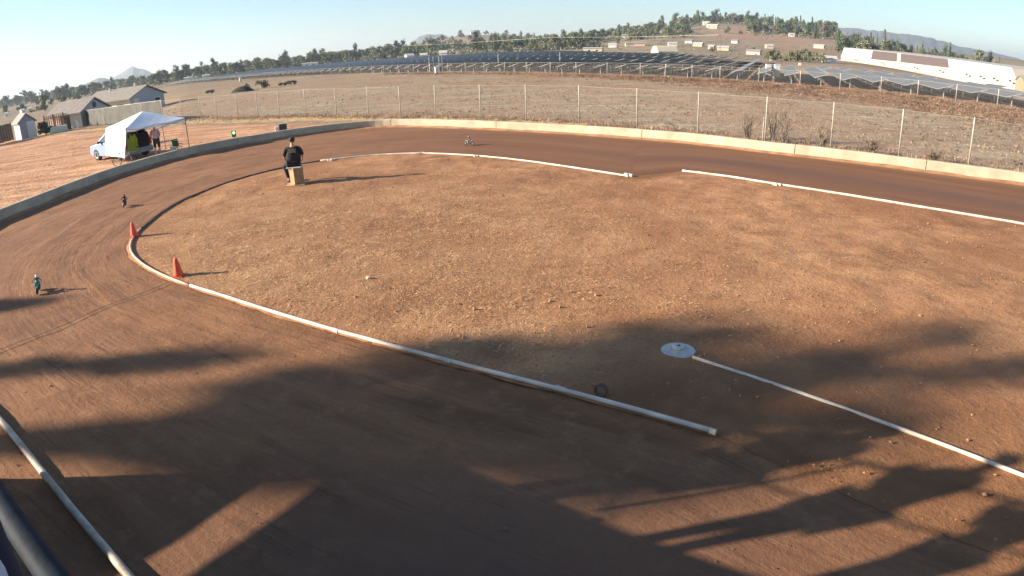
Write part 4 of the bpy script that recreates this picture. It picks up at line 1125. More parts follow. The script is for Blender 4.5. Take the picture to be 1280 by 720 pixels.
# short leftover stakes and dead bushes by the fence
for px, py, hh, lab in ((970, 177, 1.15, 'short pale stake beside a dead bush right of the centre of the fence'), (953, 174, 1.0, 'thin short stake leaning left of the dead bushes at the fence')):
    p = hit(px, py); mb = MB(); mb.tube([(0, 0, -.1), (.02, 0, hh)], .028, 7); tag(mb.build('stake', M_galv, None, loc=p), lab, 'stake')
M_twig = mat('dead_twigs', (.20, .15, .11), .9, var=.3)
def twig_bush(px, py, w, h, label, n=30, seed=1, mt=None):
    rng = random.Random(seed); p = hit(px, py); mb = MB()
    for _ in range(n):
        a = rng.uniform(0, 6.28); d = rng.uniform(.1, w / 2); q = Vector((rng.uniform(-.1, .1), rng.uniform(-.1, .1), 0)); e = Vector((d * math.cos(a), d * math.sin(a), h * rng.uniform(.5, 1)))
        m_ = q.lerp(e, .5) + Vector((rng.uniform(-.15, .15), rng.uniform(-.15, .15), .1)); mb.tube([q, m_, e], [.022, .014, .006], 4)
        for _ in range(3):
            f = e + Vector((rng.uniform(-.25, .25), rng.uniform(-.25, .25), rng.uniform(-.1, .3))); mb.tube([m_.lerp(e, rng.random()), f], [.009, .004], 3)
    return tag(mb.build('dead_bush', mt or M_twig, None, loc=p), label, 'bush', 'dead bushes along the fence')
twig_bush(934, 173, 1.4, 1.3, 'bare twiggy dead bush left of the short stake at the fence', 26, 1)
twig_bush(966, 177, 1.1, 1.5, 'tall bare bush right behind the short pale stake', 26, 2)
twig_bush(1027, 184, 1.2, 1.0, 'low bare bush right of the short stake, near the next post', 20, 3)
twig_bush(979, 178, .8, 1.3, 'thin bare bush on the right of the short pale stake', 14, 4)
twig_bush(1090, 192, 1.6, .7, 'grey low bush between the two right fence posts', 34, 5)
twig_bush(1165, 203, 1.6, .7, 'grey low bush before the rightmost fence post', 34, 6)

# dry weeds of the field: stuff
def tufts():
    rng = random.Random(9); mb = MB(); k = 0; A = [hit(x, y) for x, y in FENCE_PX]
    def tuft(p, s, n=5):
        for _ in range(n):
            a = rng.uniform(0, 6.28); b = Vector((math.cos(a), math.sin(a), 0)); h = s * rng.uniform(.5, 1.1); w = s * .07
            q = p + b * s * .15 * rng.random(); tip = q + b * s * rng.uniform(.1, .5) + Vector((0, 0, h)); sd = Vector((-b.y, b.x, 0)) * w
            mb.add([q - sd, q + sd, tip], [(0, 1, 2)])
    for _ in range(2600):   # along the fence foot
        i = rng.randrange(5, len(A) - 1); p = A[i].lerp(A[i + 1], rng.random()); q = Vector((p.x + rng.gauss(0, .5), p.y + rng.gauss(0, .9), 0)); q.z = tz(q.x, q.y) - .04; tuft(q, rng.uniform(.06, .24))
    for _ in range(9000):   # field
        az = rng.uniform(-34, 46); D = 28 + 60 * rng.random() ** 1.2; p = pol(az, D)
        fy = np.interp(p.x, [a.x for a in A], [a.y for a in A])
        if p.y < fy + .4: continue
        p.z -= .05; tuft(p, rng.uniform(.05, .17), 5)
    o = mb.build('dry_grass', mat('dry_grass', (.36, .25, .155), .9, var=.35, scale=.4), None)
    tag(o, 'dry grey tan grass covering the field behind the fence', 'grass', kind='stuff')
    mb = MB(); N = [Vector((a * SS, b * SS, 0)) for a, b in SOLAR_NEAR]
    for _ in range(6500):   # reddish brown weeds in front of the solar farm
        i = rng.choice((3, 4, 5, 6, 6, 7, 7, 8, 8, 9, 9, 10, 10, 11, 11)); p = N[i].lerp(N[i + 1], rng.random()); back = abs(rng.gauss(0, 1)) * (5 + max(0, i - 5) * 1.9) + .5
        d = Vector((p.x, p.y, 0)).normalized(); q = p - d * back
        fy = np.interp(q.x, [a.x for a in A], [a.y for a in A])
        if q.y < fy + 1: continue
        q.z = tz(q.x, q.y) - .03; r = rng.uniform(.10, .46) ** 1.15
        if noise.noise(Vector((q.x * .12, q.y * .12, 1.))) < -.2: continue
        leaves(mb, q + Vector((0, 0, r * .5)), (r * 1.4, r, r * .6), 15, .052, rng, .2)
    for _ in range(2600):   # clumps spread over the rest of the field
        az = rng.uniform(-30, 46); D = rng.uniform(26, 95); q = pol(az, D); fy = np.interp(q.x, [a.x for a in A], [a.y for a in A])
        if q.y < fy + .8 or noise.noise(Vector((q.x * .16, q.y * .16, 7))) < .05 - max(0, az) * .006: continue
        r = rng.uniform(.06, .2); q.z -= .04; leaves(mb, q + Vector((0, 0, r * .4)), (r * 1.5, r, r * .5), 9, .05, rng, .2)
    o = mb.build('brown_weeds', mat('brown_weeds', (.21, .14, .095), .9, var=.5, scale=.6), None)
    tag(o, 'reddish brown dry weeds in front of the solar farm', 'weeds', kind='stuff')
tufts()

# ------------------------------------------------------------------ solar farm
def solar_mat():
    m, N, L, B = nt('solar_glass'); g = NG(m)
    br = N.new('ShaderNodeTexBrick'); br.offset = 0; br.inputs['Scale'].default_value = 1.; br.inputs['Brick Width'].default_value = .95; br.inputs['Row Height'].default_value = 1.0; br.inputs['Mortar Size'].default_value = .02
    br.inputs['Color1'].default_value = (.125, .122, .112, 1); br.inputs['Color2'].default_value = (.14, .136, .126, 1); br.inputs['Mortar'].default_value = (.14, .14, .14, 1)
    L.new(g.tc.outputs['Object'], br.inputs['Vector']); L.new(br.outputs['Color'], B.inputs['Base Color'])
    B.inputs['Roughness'].default_value = .5; B.inputs['Specular IOR Level'].default_value = .4
    return m
M_pv = solar_mat(); M_frame = mat('array_frame', (.40, .40, .38), .45, .3)
ROWD = Vector((.40, .917, 0)).normalized(); ROWAZ = math.atan2(ROWD.y, ROWD.x) - PI / 2
FARP = [(-43, 640), (-32, 560), (-20.6, 440), (-10.5, 440), (.7, 400), (5, 330), (9, 285), (11.9, 262), (16, 228), (21.5, 205), (25.5, 140), (28.1, 128), (33, 124), (37.5, 118), (43.5, 118), (50, 110)]
def rfar(az): return float(np.interp(az, [a for a, _ in FARP], [b for _, b in FARP]))
def solar_proto(Ln, near):
    t = thing('solar_panel_row', 'x', 'solar panels'); TILT = R_(-17); W = 1.75; Z0 = 1.15
    M = Matrix.Translation((0, 0, Z0)) @ Matrix.Rotation(TILT, 4, 'Y')
    mb = MB(); mb.box((0, Ln / 2, 0), (W, Ln, .035)); me = mb.build('panel', M_pv, t); me.matrix_local = M
    mb = MB()
    for y in (0.0, Ln): mb.box((0, y, -.0), (W + .02, .05, .075))
    for x in (-W / 2, W / 2): mb.box((x, Ln / 2, 0), (.03, Ln + .04, .05))
    f = mb.build('frame', M_frame, t); f.matrix_local = M
    mb = MB(); mb.tube([(0, .3, Z0 - .08), (0, Ln - .3, Z0 - .08)], .055, 6); mb.build('torque_tube', M_frame, t)
    if near:
        for y in (.5, 6.5, 12.5, 18.5):
            mb = MB(); mb.box((0, y, Z0 / 2 - .1), (.09, .12, Z0 + .1)); mb.build('post', M_frame, t)
    return t
def ordn(n): return f'{n}{"th" if 10 <= n % 100 <= 20 else {1: "st", 2: "nd", 3: "rd"}.get(n % 10, "th")}'
def solar():
    N = [Vector((a * SS, b * SS, 0)) for a, b in SOLAR_NEAR]
    pts = []; sp_ = 3.35; acc = 0.; want = 0.
    L = [0.]
    for i in range(1, len(N)): L.append(L[-1] + (N[i] - N[i - 1]).length)
    perp = Vector((ROWD.y, -ROWD.x, 0))
    s = 0.
    while s < L[-1]:
        i = max(j for j in range(len(L)) if L[j] <= s); i = min(i, len(N) - 2); d = (N[i + 1] - N[i]).normalized(); pts.append(N[i] + d * (s - L[i])); s += sp_ / max(.3, abs(d.dot(perp)))
    protos = {}
    cnt = {}
    names = ['nearest block', 'second block', 'third block', 'fourth block', 'fifth block', 'sixth block']
    todo = []
    for p in pts:
        off = 3.0
        for b in range(6):
            q = p + ROWD * off; az = math.degrees(math.atan2(q.x, q.y)); D = hdist(q)
            if D > rfar(az) * .96: break
            Ln = 34
            while Ln > 10 and hdist(q + ROWD * Ln) > rfar(math.degrees(math.atan2((q + ROWD * Ln).x, (q + ROWD * Ln).y))) * 1.03: Ln -= 6
            if Ln > 5 and not (22.5 < az < 27.5 and b > 0) and az < 48: todo.append((D, b, q, Ln, az))
            off += 39
    todo.sort(key=lambda a: a[0]); todo = todo[:330]
    blk = {}
    for e in todo: blk.setdefault(e[1], []).append(e)
    for b in sorted(blk):
        for k, (D, _, q, Ln, az) in enumerate(sorted(blk[b], key=lambda e: e[4])):
            near = D < 150; key = (Ln, near)
            lab = f'tilted solar panel row, {ordn(k + 1)} from the left in the {names[b]} of the solar farm'
            q = Vector((q.x, q.y, tz(q.x, q.y)))
            q2 = q + ROWD * Ln; slope = math.atan2(tz(q2.x, q2.y) - q.z, Ln)
            grp = f'solar panel rows of the {names[b]}'
            if key not in protos:
                o = protos[key] = solar_proto(Ln, near); o.location = q; o['label'] = lab; o['group'] = grp
            else: o = dup(protos[key], q, 0, lab, grp)
            o.rotation_euler = (slope, 0, ROWAZ)
    # its perimeter fence
    fb = []
    for i in range(1, len(N) - 1):
        n_ = max(1, int((N[i + 1] - N[i]).length / (3.6 if i > 4 else 5)))
        for k in range(n_):
            p = N[i].lerp(N[i + 1], k / n_); d = Vector((p.x, p.y, 0)).normalized(); p = p - d * 2.2; fb.append(Vector((p.x, p.y, tz(p.x, p.y))))
    fb = fb[-95:]
    fence('farm_fence', 'distant chain link fence along the near edge of the solar farm', fb, 1.75, .045, mesh_mat('farm_link', .08, .03), topr=.01)
solar()

# equipment among the panels
M_white = mat('white_paint', (.62, .60, .56), .5, var=.05); M_cream = mat('cream_paint', (.50, .43, .31), .7, var=.06, scale=1)
def small_box(px, py0, py1, w_px, name, label, D=None, m=None, cat='cabinet'):
    p = hit(px, py1) if D is None else None
    if D is not None: q = at(px, py1, D); p = Vector((q.x, q.y, tz(q.x, q.y)))
    Dd = hdist(p); sc_ = Dd / 850.; w = w_px * sc_; h = max(.6, (py1 - py0) * sc_)
    t = thing(name, label, cat, p, -math.atan2(p.x, p.y) + .25)
    mb = MB(); mb.box((0, 0, h * .52), (w, w * .8, h * .96)); mb.build('cabinet_body', m or M_white, t, bevel=.03)
    mb = MB(); mb.box((0, 0, h * 1.02), (w * 1.08, w * .88, h * .06)); mb.build('lid', m or M_white, t)
    mb = MB(); mb.box((0, 0, .05), (w * 1.2, w, .14)); mb.build('plinth', M_conc, t)
    return t
small_box(546, 78, 86.5, 5, 'equipment_cabinet', 'white equipment cabinet between poles at the left of the solar farm edge', 118)
small_box(960, 75.5, 90, 6.5, 'equipment_cabinet', 'left one of two tall white cabinets in the solar farm', 100)
small_box(971, 76.5, 91.5, 7, 'equipment_cabinet', 'right one of two tall white cabinets in the solar farm', 98)
small_box(923, 82, 86, 4, 'equipment_cabinet', 'small white cabinet left of the pair of tall white cabinets', 112)
small_box(301, 99, 104, 2.5, 'equipment_cabinet', 'tiny white cabinet near the two bushes left of the solar farm', 200)
small_box(1000, 75, 78.5, 3, 'equipment_cabinet', 'small white cabinet on the bare lot before the green thicket', 180)
small_box(964, 66, 71.5, 3.2, 'equipment_cabinet', 'small cream hut on the dirt left of the green thicket', 230)
for px, py in ((537, 88), (542, 87), (549, 87), (553, 88), (623, 82), (700, 80)):
    q = at(px, py, 122); p = Vector((q.x, q.y, tz(q.x, q.y))); mb = MB(); mb.tube([(0, 0, -.2), (0, 0, 3.0)], .06, 6)
    tag(mb.build('metal_pole', M_galv, None, loc=p), f'thin grey pole in the solar farm {"by the white cabinet" if px < 560 else ("left of the middle" if px < 650 else "near the middle")}', 'pole', 'poles in the solar farm')

# ------------------------------------------------------------------ buildings
M_rooft = mat('tan_roof', (.275, .235, .20), .85, var=.12, scale=2.5, bump=.4, bscale=8); M_sid_shade = mat('shaded_grey_siding', (.42, .40, .40), .8, var=.05); M_glass = mat('dark_glass', (.04, .05, .06), .15)  # siding grey has the shade on the house gables put into it
M_creamw = mat('cream_wall', (.72, .64, .48), .8, var=.05); M_roofg = mat('grey_roof', (.30, .27, .24), .85); M_roofw = mat('white_roof', (.48, .45, .40), .6)
def house(name, label, p, L_, W, h, rise, rz, wall, roof, gable_wall=None, windows=(), over=.35, cat='house', group=None, simple=False):
    """ridge along local x (length L_), width W along y"""
    t = thing(name, label, cat, p, rz, group)
    mb = MB(); mb.prism([(-W / 2, -.8), (W / 2, -.8), (W / 2, h), (0, h + rise), (-W / 2, h)], L_, (0, 0, 0), (0, 1, 0), (0, 0, 1)); mb.build('wall', wall, t)
    k = rise / (W / 2); th = .14; e = W / 2 + over
    prof = [(-e, h - k * over + .05), (0, h + rise + .05), (e, h - k * over + .05), (e, h - k * over + .05 + th), (0, h + rise + .05 + th), (-e, h - k * over + .05 + th)]
    mb = MB(); mb.prism(prof, L_ + over * 1.6, (0, 0, 0), (0, 1, 0), (0, 0, 1)); rf = mb.build('roof', roof, t)
    if gable_wall:
        for sx in (-1, 1): mb = MB(); mb.prism([(-W / 2 + .01, .0), (W / 2 - .01, .0), (W / 2 - .01, h), (0, h + rise - .02), (-W / 2 + .01, h)], .04, (sx * (L_ / 2 + .022), 0, 0), (0, 1, 0), (0, 0, 1)); mb.build('shaded_gable_siding', gable_wall, t)  # gables carry a shaded tone, apart from the lit side walls
    for (side, u, z, w, hh, kind) in windows:
        mb = MB(); fr = MB()
        if side in 'xX':
            sx = 1 if side == 'X' else -1; c = (sx * (L_ / 2 + .06), u, z); mb.box(c, (.05, w, hh)); fr.box((sx * (L_ / 2 + .05), u, z), (.05, w + .2, hh + .2))
        else:
            sy = 1 if side == 'Y' else -1; c = (u, sy * (W / 2 + .04), z); mb.box(c, (w, .05, hh)); fr.box((u, sy * (W / 2 + .025), z), (w + .2, .05, hh + .2))
        if kind == 'vent':
            mb = MB(); mb.lathe([(w / 2, -.04), (w / 2, .04)], c=c, n=20, M=Matrix.Rotation(PI / 2, 4, 'Y')); mb.build('gable_vent', M_glass, t)
        else:
            a = fr.build('window' if kind == 'win' else 'door', M_white if kind == 'win' else M_creamw, t); mb.build('pane' if kind == 'win' else 'door_leaf', M_glass if kind == 'win' else M_white, a)
    return t
def px_small(a, b): return b - a < 4.5
def px_house(name, label, x0, x1, ytop, ybase, D, wall, roof, turn=0., depth=None, rise_k=.35, group=None, cat='building', gable=False):
    """small far building spanning pixels x0..x1, ytop..ybase"""
    xm = (x0 + x1) / 2; q = at(xm, ybase, D); p = Vector((q.x, q.y, tz(q.x, q.y))); D = hdist(p)
    a = at(x0, ybase, D); b = at(x1, ybase, D); w = (Vector((b.x, b.y, 0)) - Vector((a.x, a.y, 0))).length; top = at(xm, ytop, D); hh = max(1.5 if px_small(x0, x1) else 2.4, top.z - q.z)
    rise = hh * rise_k; rz = -math.atan2(p.x, p.y) + turn
    dz = max(-2.5, min(6, q.z - p.z)); 
    t = house(name, label, Vector((p.x, p.y, p.z)), w, depth or max(5, w * .5), hh - rise, rise, rz, wall, roof, None, ((('y'), -w * .2, (hh - rise) * .5, w * .12, (hh - rise) * .35, 'win'), (('y'), w * .22, (hh - rise) * .5, w * .12, (hh - rise) * .35, 'win')) if w > 7 else (), cat=cat, group=group)
    return t

# two houses at left
def houseB():
    a = at(159, 132, 106); g = tz(a.x, a.y)
    # gable front runs from px 158 to 211; the ridge goes back to the left
    L0 = at(158, 130, 106); R0 = at(211, 130, 111); d = Vector((R0.x - L0.x, R0.y - L0.y, 0)); W = d.length; dn = d.normalized(); back = Vector((-dn.y, dn.x, 0)); 
    if back.y < 0: back = -back
    ang = math.atan2(back.y, back.x) + R_(12); back = Vector((math.cos(ang), math.sin(ang), 0))
    Lh = 10; c = Vector((L0.x + R0.x, L0.y + R0.y, 0)) / 2 + back * Lh / 2
    c.z = tz(c.x, c.y)
    apex = at(192, 106, 108).z; h = 2.7; rise = max(1.2, apex - c.z - h)
    t = house('house', 'larger house with shaded grey gable siding and a tan roof behind the screened fence', c, Lh, W, h, rise, ang, M_creamw, M_rooft, M_sid_shade, (('x', -W * .28, 1.5, 1.2, 1.3, 'win'), ('x', W * .33, 1.4, .9, 2.0, 'door'), ('Y', 2, 1.4, 1.4, 1.2, 'win'), ('Y', -3, 1.4, 1.4, 1.2, 'win')), over=.5)
    mb = MB(); mb.tube([(-2, -1, h + rise * .5), (-2, -1, h + rise + .7)], .15, 8); mb.build('chimney', M_white, t)
    mb = MB(); mb.tube([(2, .6, h + rise * .6), (2, .6, h + rise + .5)], .12, 8); mb.build('chimney', M_white, t)
    return t
def houseA():
    L0 = at(95.6, 140, 92); R0 = at(140, 134, 96); d = Vector((R0.x - L0.x, R0.y - L0.y, 0)); W = d.length; dn = d.normalized(); back = Vector((-dn.y, dn.x, 0))
    if back.y < 0: back = -back
    ang = math.atan2(back.y, back.x) + R_(12); back = Vector((math.cos(ang), math.sin(ang), 0)); Lh = 5.5
    c = Vector((L0.x + R0.x, L0.y + R0.y, 0)) / 2 + back * Lh / 2; c.z = tz(c.x, c.y)
    apex = at(115.6, 123, 94).z; h = 1.95; rise = max(.9, apex - c.z - h)
    return house('house', 'smaller house with a round gable vent left of the larger house', c, Lh, W, h, rise, ang, M_creamw, M_rooft, M_sid_shade, (('x', 0, h + rise * .45, .8, .8, 'vent'), ('Y', 0, 1.2, 1.4, 1.1, 'win')), over=.4)
houseB(); houseA()

def shed():
    a = at(27, 172, 86); b = at(46, 167, 86.6); W = (Vector((b.x - a.x, b.y - a.y, 0))).length; dn = Vector((b.x - a.x, b.y - a.y, 0)).normalized(); back = Vector((-dn.y, dn.x, 0))
    if back.y < 0: back = -back
    L_ = 2.2; c = Vector((a.x + b.x, a.y + b.y, 0)) / 2 + back * L_ / 2; c.z = tz(c.x, c.y); apex = at(34, 142.5, 87).z; h = 1.95; rise = max(.5, apex - c.z - h)
    house('garden_shed', 'small shed with a pale door and shaded grey front at the left edge', c, L_, W, h, rise, math.atan2(back.y, back.x), mat('shed_lit_cream', (.62, .56, .46), .8), M_roofg, mat('shed_shade_grey', (.30, .30, .34), .8), (('x', -W * .22, .95, .75, 1.75, 'door'),), over=.25, cat='shed')  # cream side as lit, grey front as shaded, both put into the colours
shed()
M_brownw = mat('brown_boards', (.11, .075, .055), .85, var=.25, scale=3); M_redw = mat('red_boards', (.40, .20, .12), .8, var=.2, scale=3)
def board_fence(label, pa, pb, h, m, n=14, gap=.35, name='board_fence'):
    t = thing(name, label, 'fence', pa); d = (pb - pa); L_ = math.hypot(d.x, d.y); t.rotation_euler = (0, 0, math.atan2(d.y, d.x)); w = L_ / n
    mb = MB()
    for k in range(n): mb.box((w * (k + .5), 0, h / 2), (w * (1 - gap * .4), .03, h * (1 + .03 * math.sin(k * 2.3))))
    mb.build('boards', m, t)
    mb = MB()
    for z in (.25, .8): mb.box((L_ / 2, .04, h * z), (L_, .05, .08))
    mb.build('cross_rail', m, t)
    for k in (0, .5, 1): q = MB(); q.box((L_ * k, .07, h * .5), (.1, .1, h * 1.05)); q.build('post', m, t)
def land(p): return Vector((p.x, p.y, tz(p.x, p.y)))
board_fence('dark brown board fence left of the small shed at the frame edge', land(at(-30, 178, 80)), land(at(17, 172, 86)), 1.95, M_brownw)
board_fence('reddish slatted wood fence between the shed and the screened fence', land(at(57, 163, 92)), land(at(82, 160, 93)), 2.15, M_redw, 10, 1.2)
mb = MB(); mb.box((0, 0, .35), (2.2, 1., .7), taper=.85); o = mb.build('storage_bin', M_creamw, None, bevel=.05, loc=land(at(74, 163, 86))); o.rotation_euler[2] = .6; tag(o, 'low cream bin in front of the reddish slatted fence', 'bin')
mb = MB(); mb.box((0, 0, .9), (.5, .4, 1.8)); o = mb.build('dark_cabinet', M_brownw, None, bevel=.03, loc=land(at(87, 160, 88))); o.rotation_euler[2] = .6; tag(o, 'tall dark cabinet at the left end of the screened fence', 'cabinet')
def bush(px, py, D, s, sh, label, name='bush', sq=1.):
    p = land(at(px, py, D)); o = tree_at('bush', sh, p, s, rng_t.uniform(0, 6), label, 'bushes around the field', 'bush'); o.scale = (s, s, s * sq)
bush(57, 165, 88, .75, 'd', 'dark bush between the shed and the reddish fence')
bush(64, 162, 90, .55, 'm', 'green bush at the foot of the reddish fence', sq=.7)
# mound with bush, other bushes in the field
def mound():
    p = hit(303, 114); mb = MB(); rng = random.Random(8)
    vs = []; n = 24; 
    for i, r in enumerate((1.75, 1.3, .85, .4, .01)):
        for k in range(n): a = 2 * PI * k / n; rr = r * (1 + .18 * noise.noise(Vector((math.cos(a) * 2, math.sin(a) * 2, i)))); vs.append((rr * math.cos(a) * 1.25, rr * math.sin(a), (-.1, .3, .6, .8, .85)[i]))
    fs = [(i * n + k, i * n + (k + 1) % n, (i + 1) * n + (k + 1) % n, (i + 1) * n + k) for i in range(4) for k in range(n)]
    mb.add(vs, fs); o = mb.build('dirt_mound', mat('dark_soil', (.035, .026, .02), .95, var=.2, bump=.5, bscale=4), None, smooth=True, loc=p); tag(o, 'dark mound of soil in the field left of the solar farm', 'mound')
    bush(308, 107, hdist(p) + 3.2, .55, 'm', 'green bush right behind the dark soil mound')
mound()
bush(327, 109, 118, .75, 'o', 'olive bush in the field right of the dark mound')
bush(355, 107, 120, .55, 'd', 'low brown scrub in the field, left of a pair', sq=.5); bush(364, 106, 122, .6, 'd', 'low brown scrub in the field, right of a pair', sq=.6)
bush(263, 113, 125, .5, 'd', 'small dark scrub left of the soil mound', sq=.6)

# long white building with dark roof panels, right
def long_building():
    A = Vector(at(1051, 76.5, 318)); B = Vector(at(1270, 110, 226)); A.z = tz(A.x, A.y); B.z = tz(B.x, B.y); gzv = B.z
    d = Vector((B.x - A.x, B.y - A.y, 0)); L_ = d.length; dn = d.normalized(); back = Vector((-dn.y, dn.x, 0))
    if back.x * A.x + back.y * A.y < 0: back = -back
    t = thing('long_warehouse', 'long low cream warehouse with sloping roof and dark roof panels on the right', 'warehouse', (0, 0, 0))
    M = mat('warehouse_cream', (.47, .405, .31), .7, var=.04, scale=.2); M2 = mat('warehouse_roof', (.44, .40, .345), .55, var=.04, scale=.2)
    zA = [A.z - 1, at(1052.5, 72, hdist(A)).z, at(1054, 59.5, hdist(A) + 10).z]
    zB = [B.z - 1, at(1270, 98, hdist(B)).z, at(1265, 84.5, hdist(B) + 10).z]
    A2 = at(1055.0, 59.5, hdist(A) + 3); B2 = at(1264.5, 84.5, hdist(B) + 3); A3 = A + back * 34; B3 = B + back * 34; A4 = A + back * 45; B4 = B + back * 45
    def P3(p, z): return (p.x, p.y, z)
    mb = MB(); mb.add([P3(A, zA[0]), P3(B, zB[0]), P3(B, zB[1]), P3(A, zA[1]), P3(A4, zA[0]), P3(B4, zB[0]), P3(B4, zB[1]), P3(A4, zA[1])], [(0, 1, 2, 3), (5, 4, 7, 6), (1, 5, 6, 2), (4, 0, 3, 7)]); mb.add([P3(A, zA[1]), P3(A2, zA[2] - .05), P3(A3, zA[2] - .05), P3(A4, zA[1]), P3(B, zB[1]), P3(B2, zB[2] - .05), P3(B3, zB[2] - .05), P3(B4, zB[1])], [(0, 1, 2, 3), (4, 7, 6, 5)]); mb.build('wall', M, t)
    o_ = Vector((0, 0, .05))
    rf = MB(); e = -back * .25
    for k in range(30):
        f0, f1 = k / 30, (k + 1) / 30
        col = lambda f: [P3((A + e).lerp(B + e, f), zA[1] * (1 - f) + zB[1] * f + .05), P3(A2.lerp(B2, f), zA[2] * (1 - f) + zB[2] * f), P3(A3.lerp(B3, f), zA[2] * (1 - f) + zB[2] * f), P3(A4.lerp(B4, f), zA[1] * (1 - f) + zB[1] * f + .05)]
        rf.add(col(f0) + col(f1), [(0, 4, 5, 1), (1, 5, 6, 2), (2, 6, 7, 3)])
    r = rf.build('roof', M2, t)
    def on_roof(u, v, lift=.08):
        lo = A.lerp(B, u) + e; hi = A2.lerp(B2, u); p = lo.lerp(hi, v); z = (zA[1] * (1 - u) + zB[1] * u) * (1 - v) + (zA[2] * (1 - u) + zB[2] * u) * v + lift; return P3(p, z)
    def uof(px, pts=(A, B)):
        best = min(range(0, 401), key=lambda k: abs(math.atan2(*(A2.lerp(B2, k / 400)).xy[:]) - math.atan2(*ray(px, 80).xy[:]))); return best / 400
    for x0, x1 in ((1090, 1121), (1125, 1183.5)):
        u0, u1 = uof(x0), uof(x1); mb = MB()
        for k in range(8):
            f0 = u0 + (u1 - u0) * k / 8; f1 = u0 + (u1 - u0) * (k + 1) / 8; mb.add([on_roof(f0, .12, .2), on_roof(f1, .12, .2), on_roof(f1, .93, .2), on_roof(f0, .93, .2), on_roof(f0, .12, .02), on_roof(f1, .12, .02), on_roof(f1, .93, .02), on_roof(f0, .93, .02)], [(0, 1, 2, 3), (0, 4, 5, 1), (2, 6, 7, 3)])
        mb.build('roof_panel', mat('brown_roof_panel', (.10, .075, .07), .5, var=.08), t)
    for px in (1072, 1104, 1144, 1175, 1207, 1224, 1240, 1260):
        u = uof(px); u = min(.985, u); p = A.lerp(B, u) - back * .08; z = A.z * (1 - u) + B.z * u; zt_ = zA[1] * (1 - u) + zB[1] * u
        for du, zz in ((-.9, .72), (.9, .55)):
            q = p + dn * du; mb = MB(); mb.box((q.x, q.y, z + (zt_ - z) * zz), (1.1, .12, .5), rz=math.atan2(dn.y, dn.x)); mb.build('vent', M_glass, t)
    mb = MB(); c = (A + B) / 2 - back * 4.5; 
    # concrete apron strip in front
    n = 30; vs = []; fs = []
    for k in range(n + 1):
        for o2, dz in ((-1., .12), (-9., .10)):
            q = (A - dn * 20).lerp(B + dn * 20, k / n) + back * o2; vs.append((q.x, q.y, tz(q.x, q.y) + dz))
    for k in range(n): fs.append((k * 2, k * 2 + 1, k * 2 + 3, k * 2 + 2))
    mb.add(vs, fs); struct(mb.build('service_road', mat('pale_gravel', (.55, .42, .28), .9, var=.1, scale=.5), None))
long_building()
px_house('farm_building', 'khaki shed cut by the right frame edge beyond the warehouse', 1273, 1330, 92, 112, 205, mat('khaki_wall', (.30, .26, .17), .8), M_roofg, .2, 14)
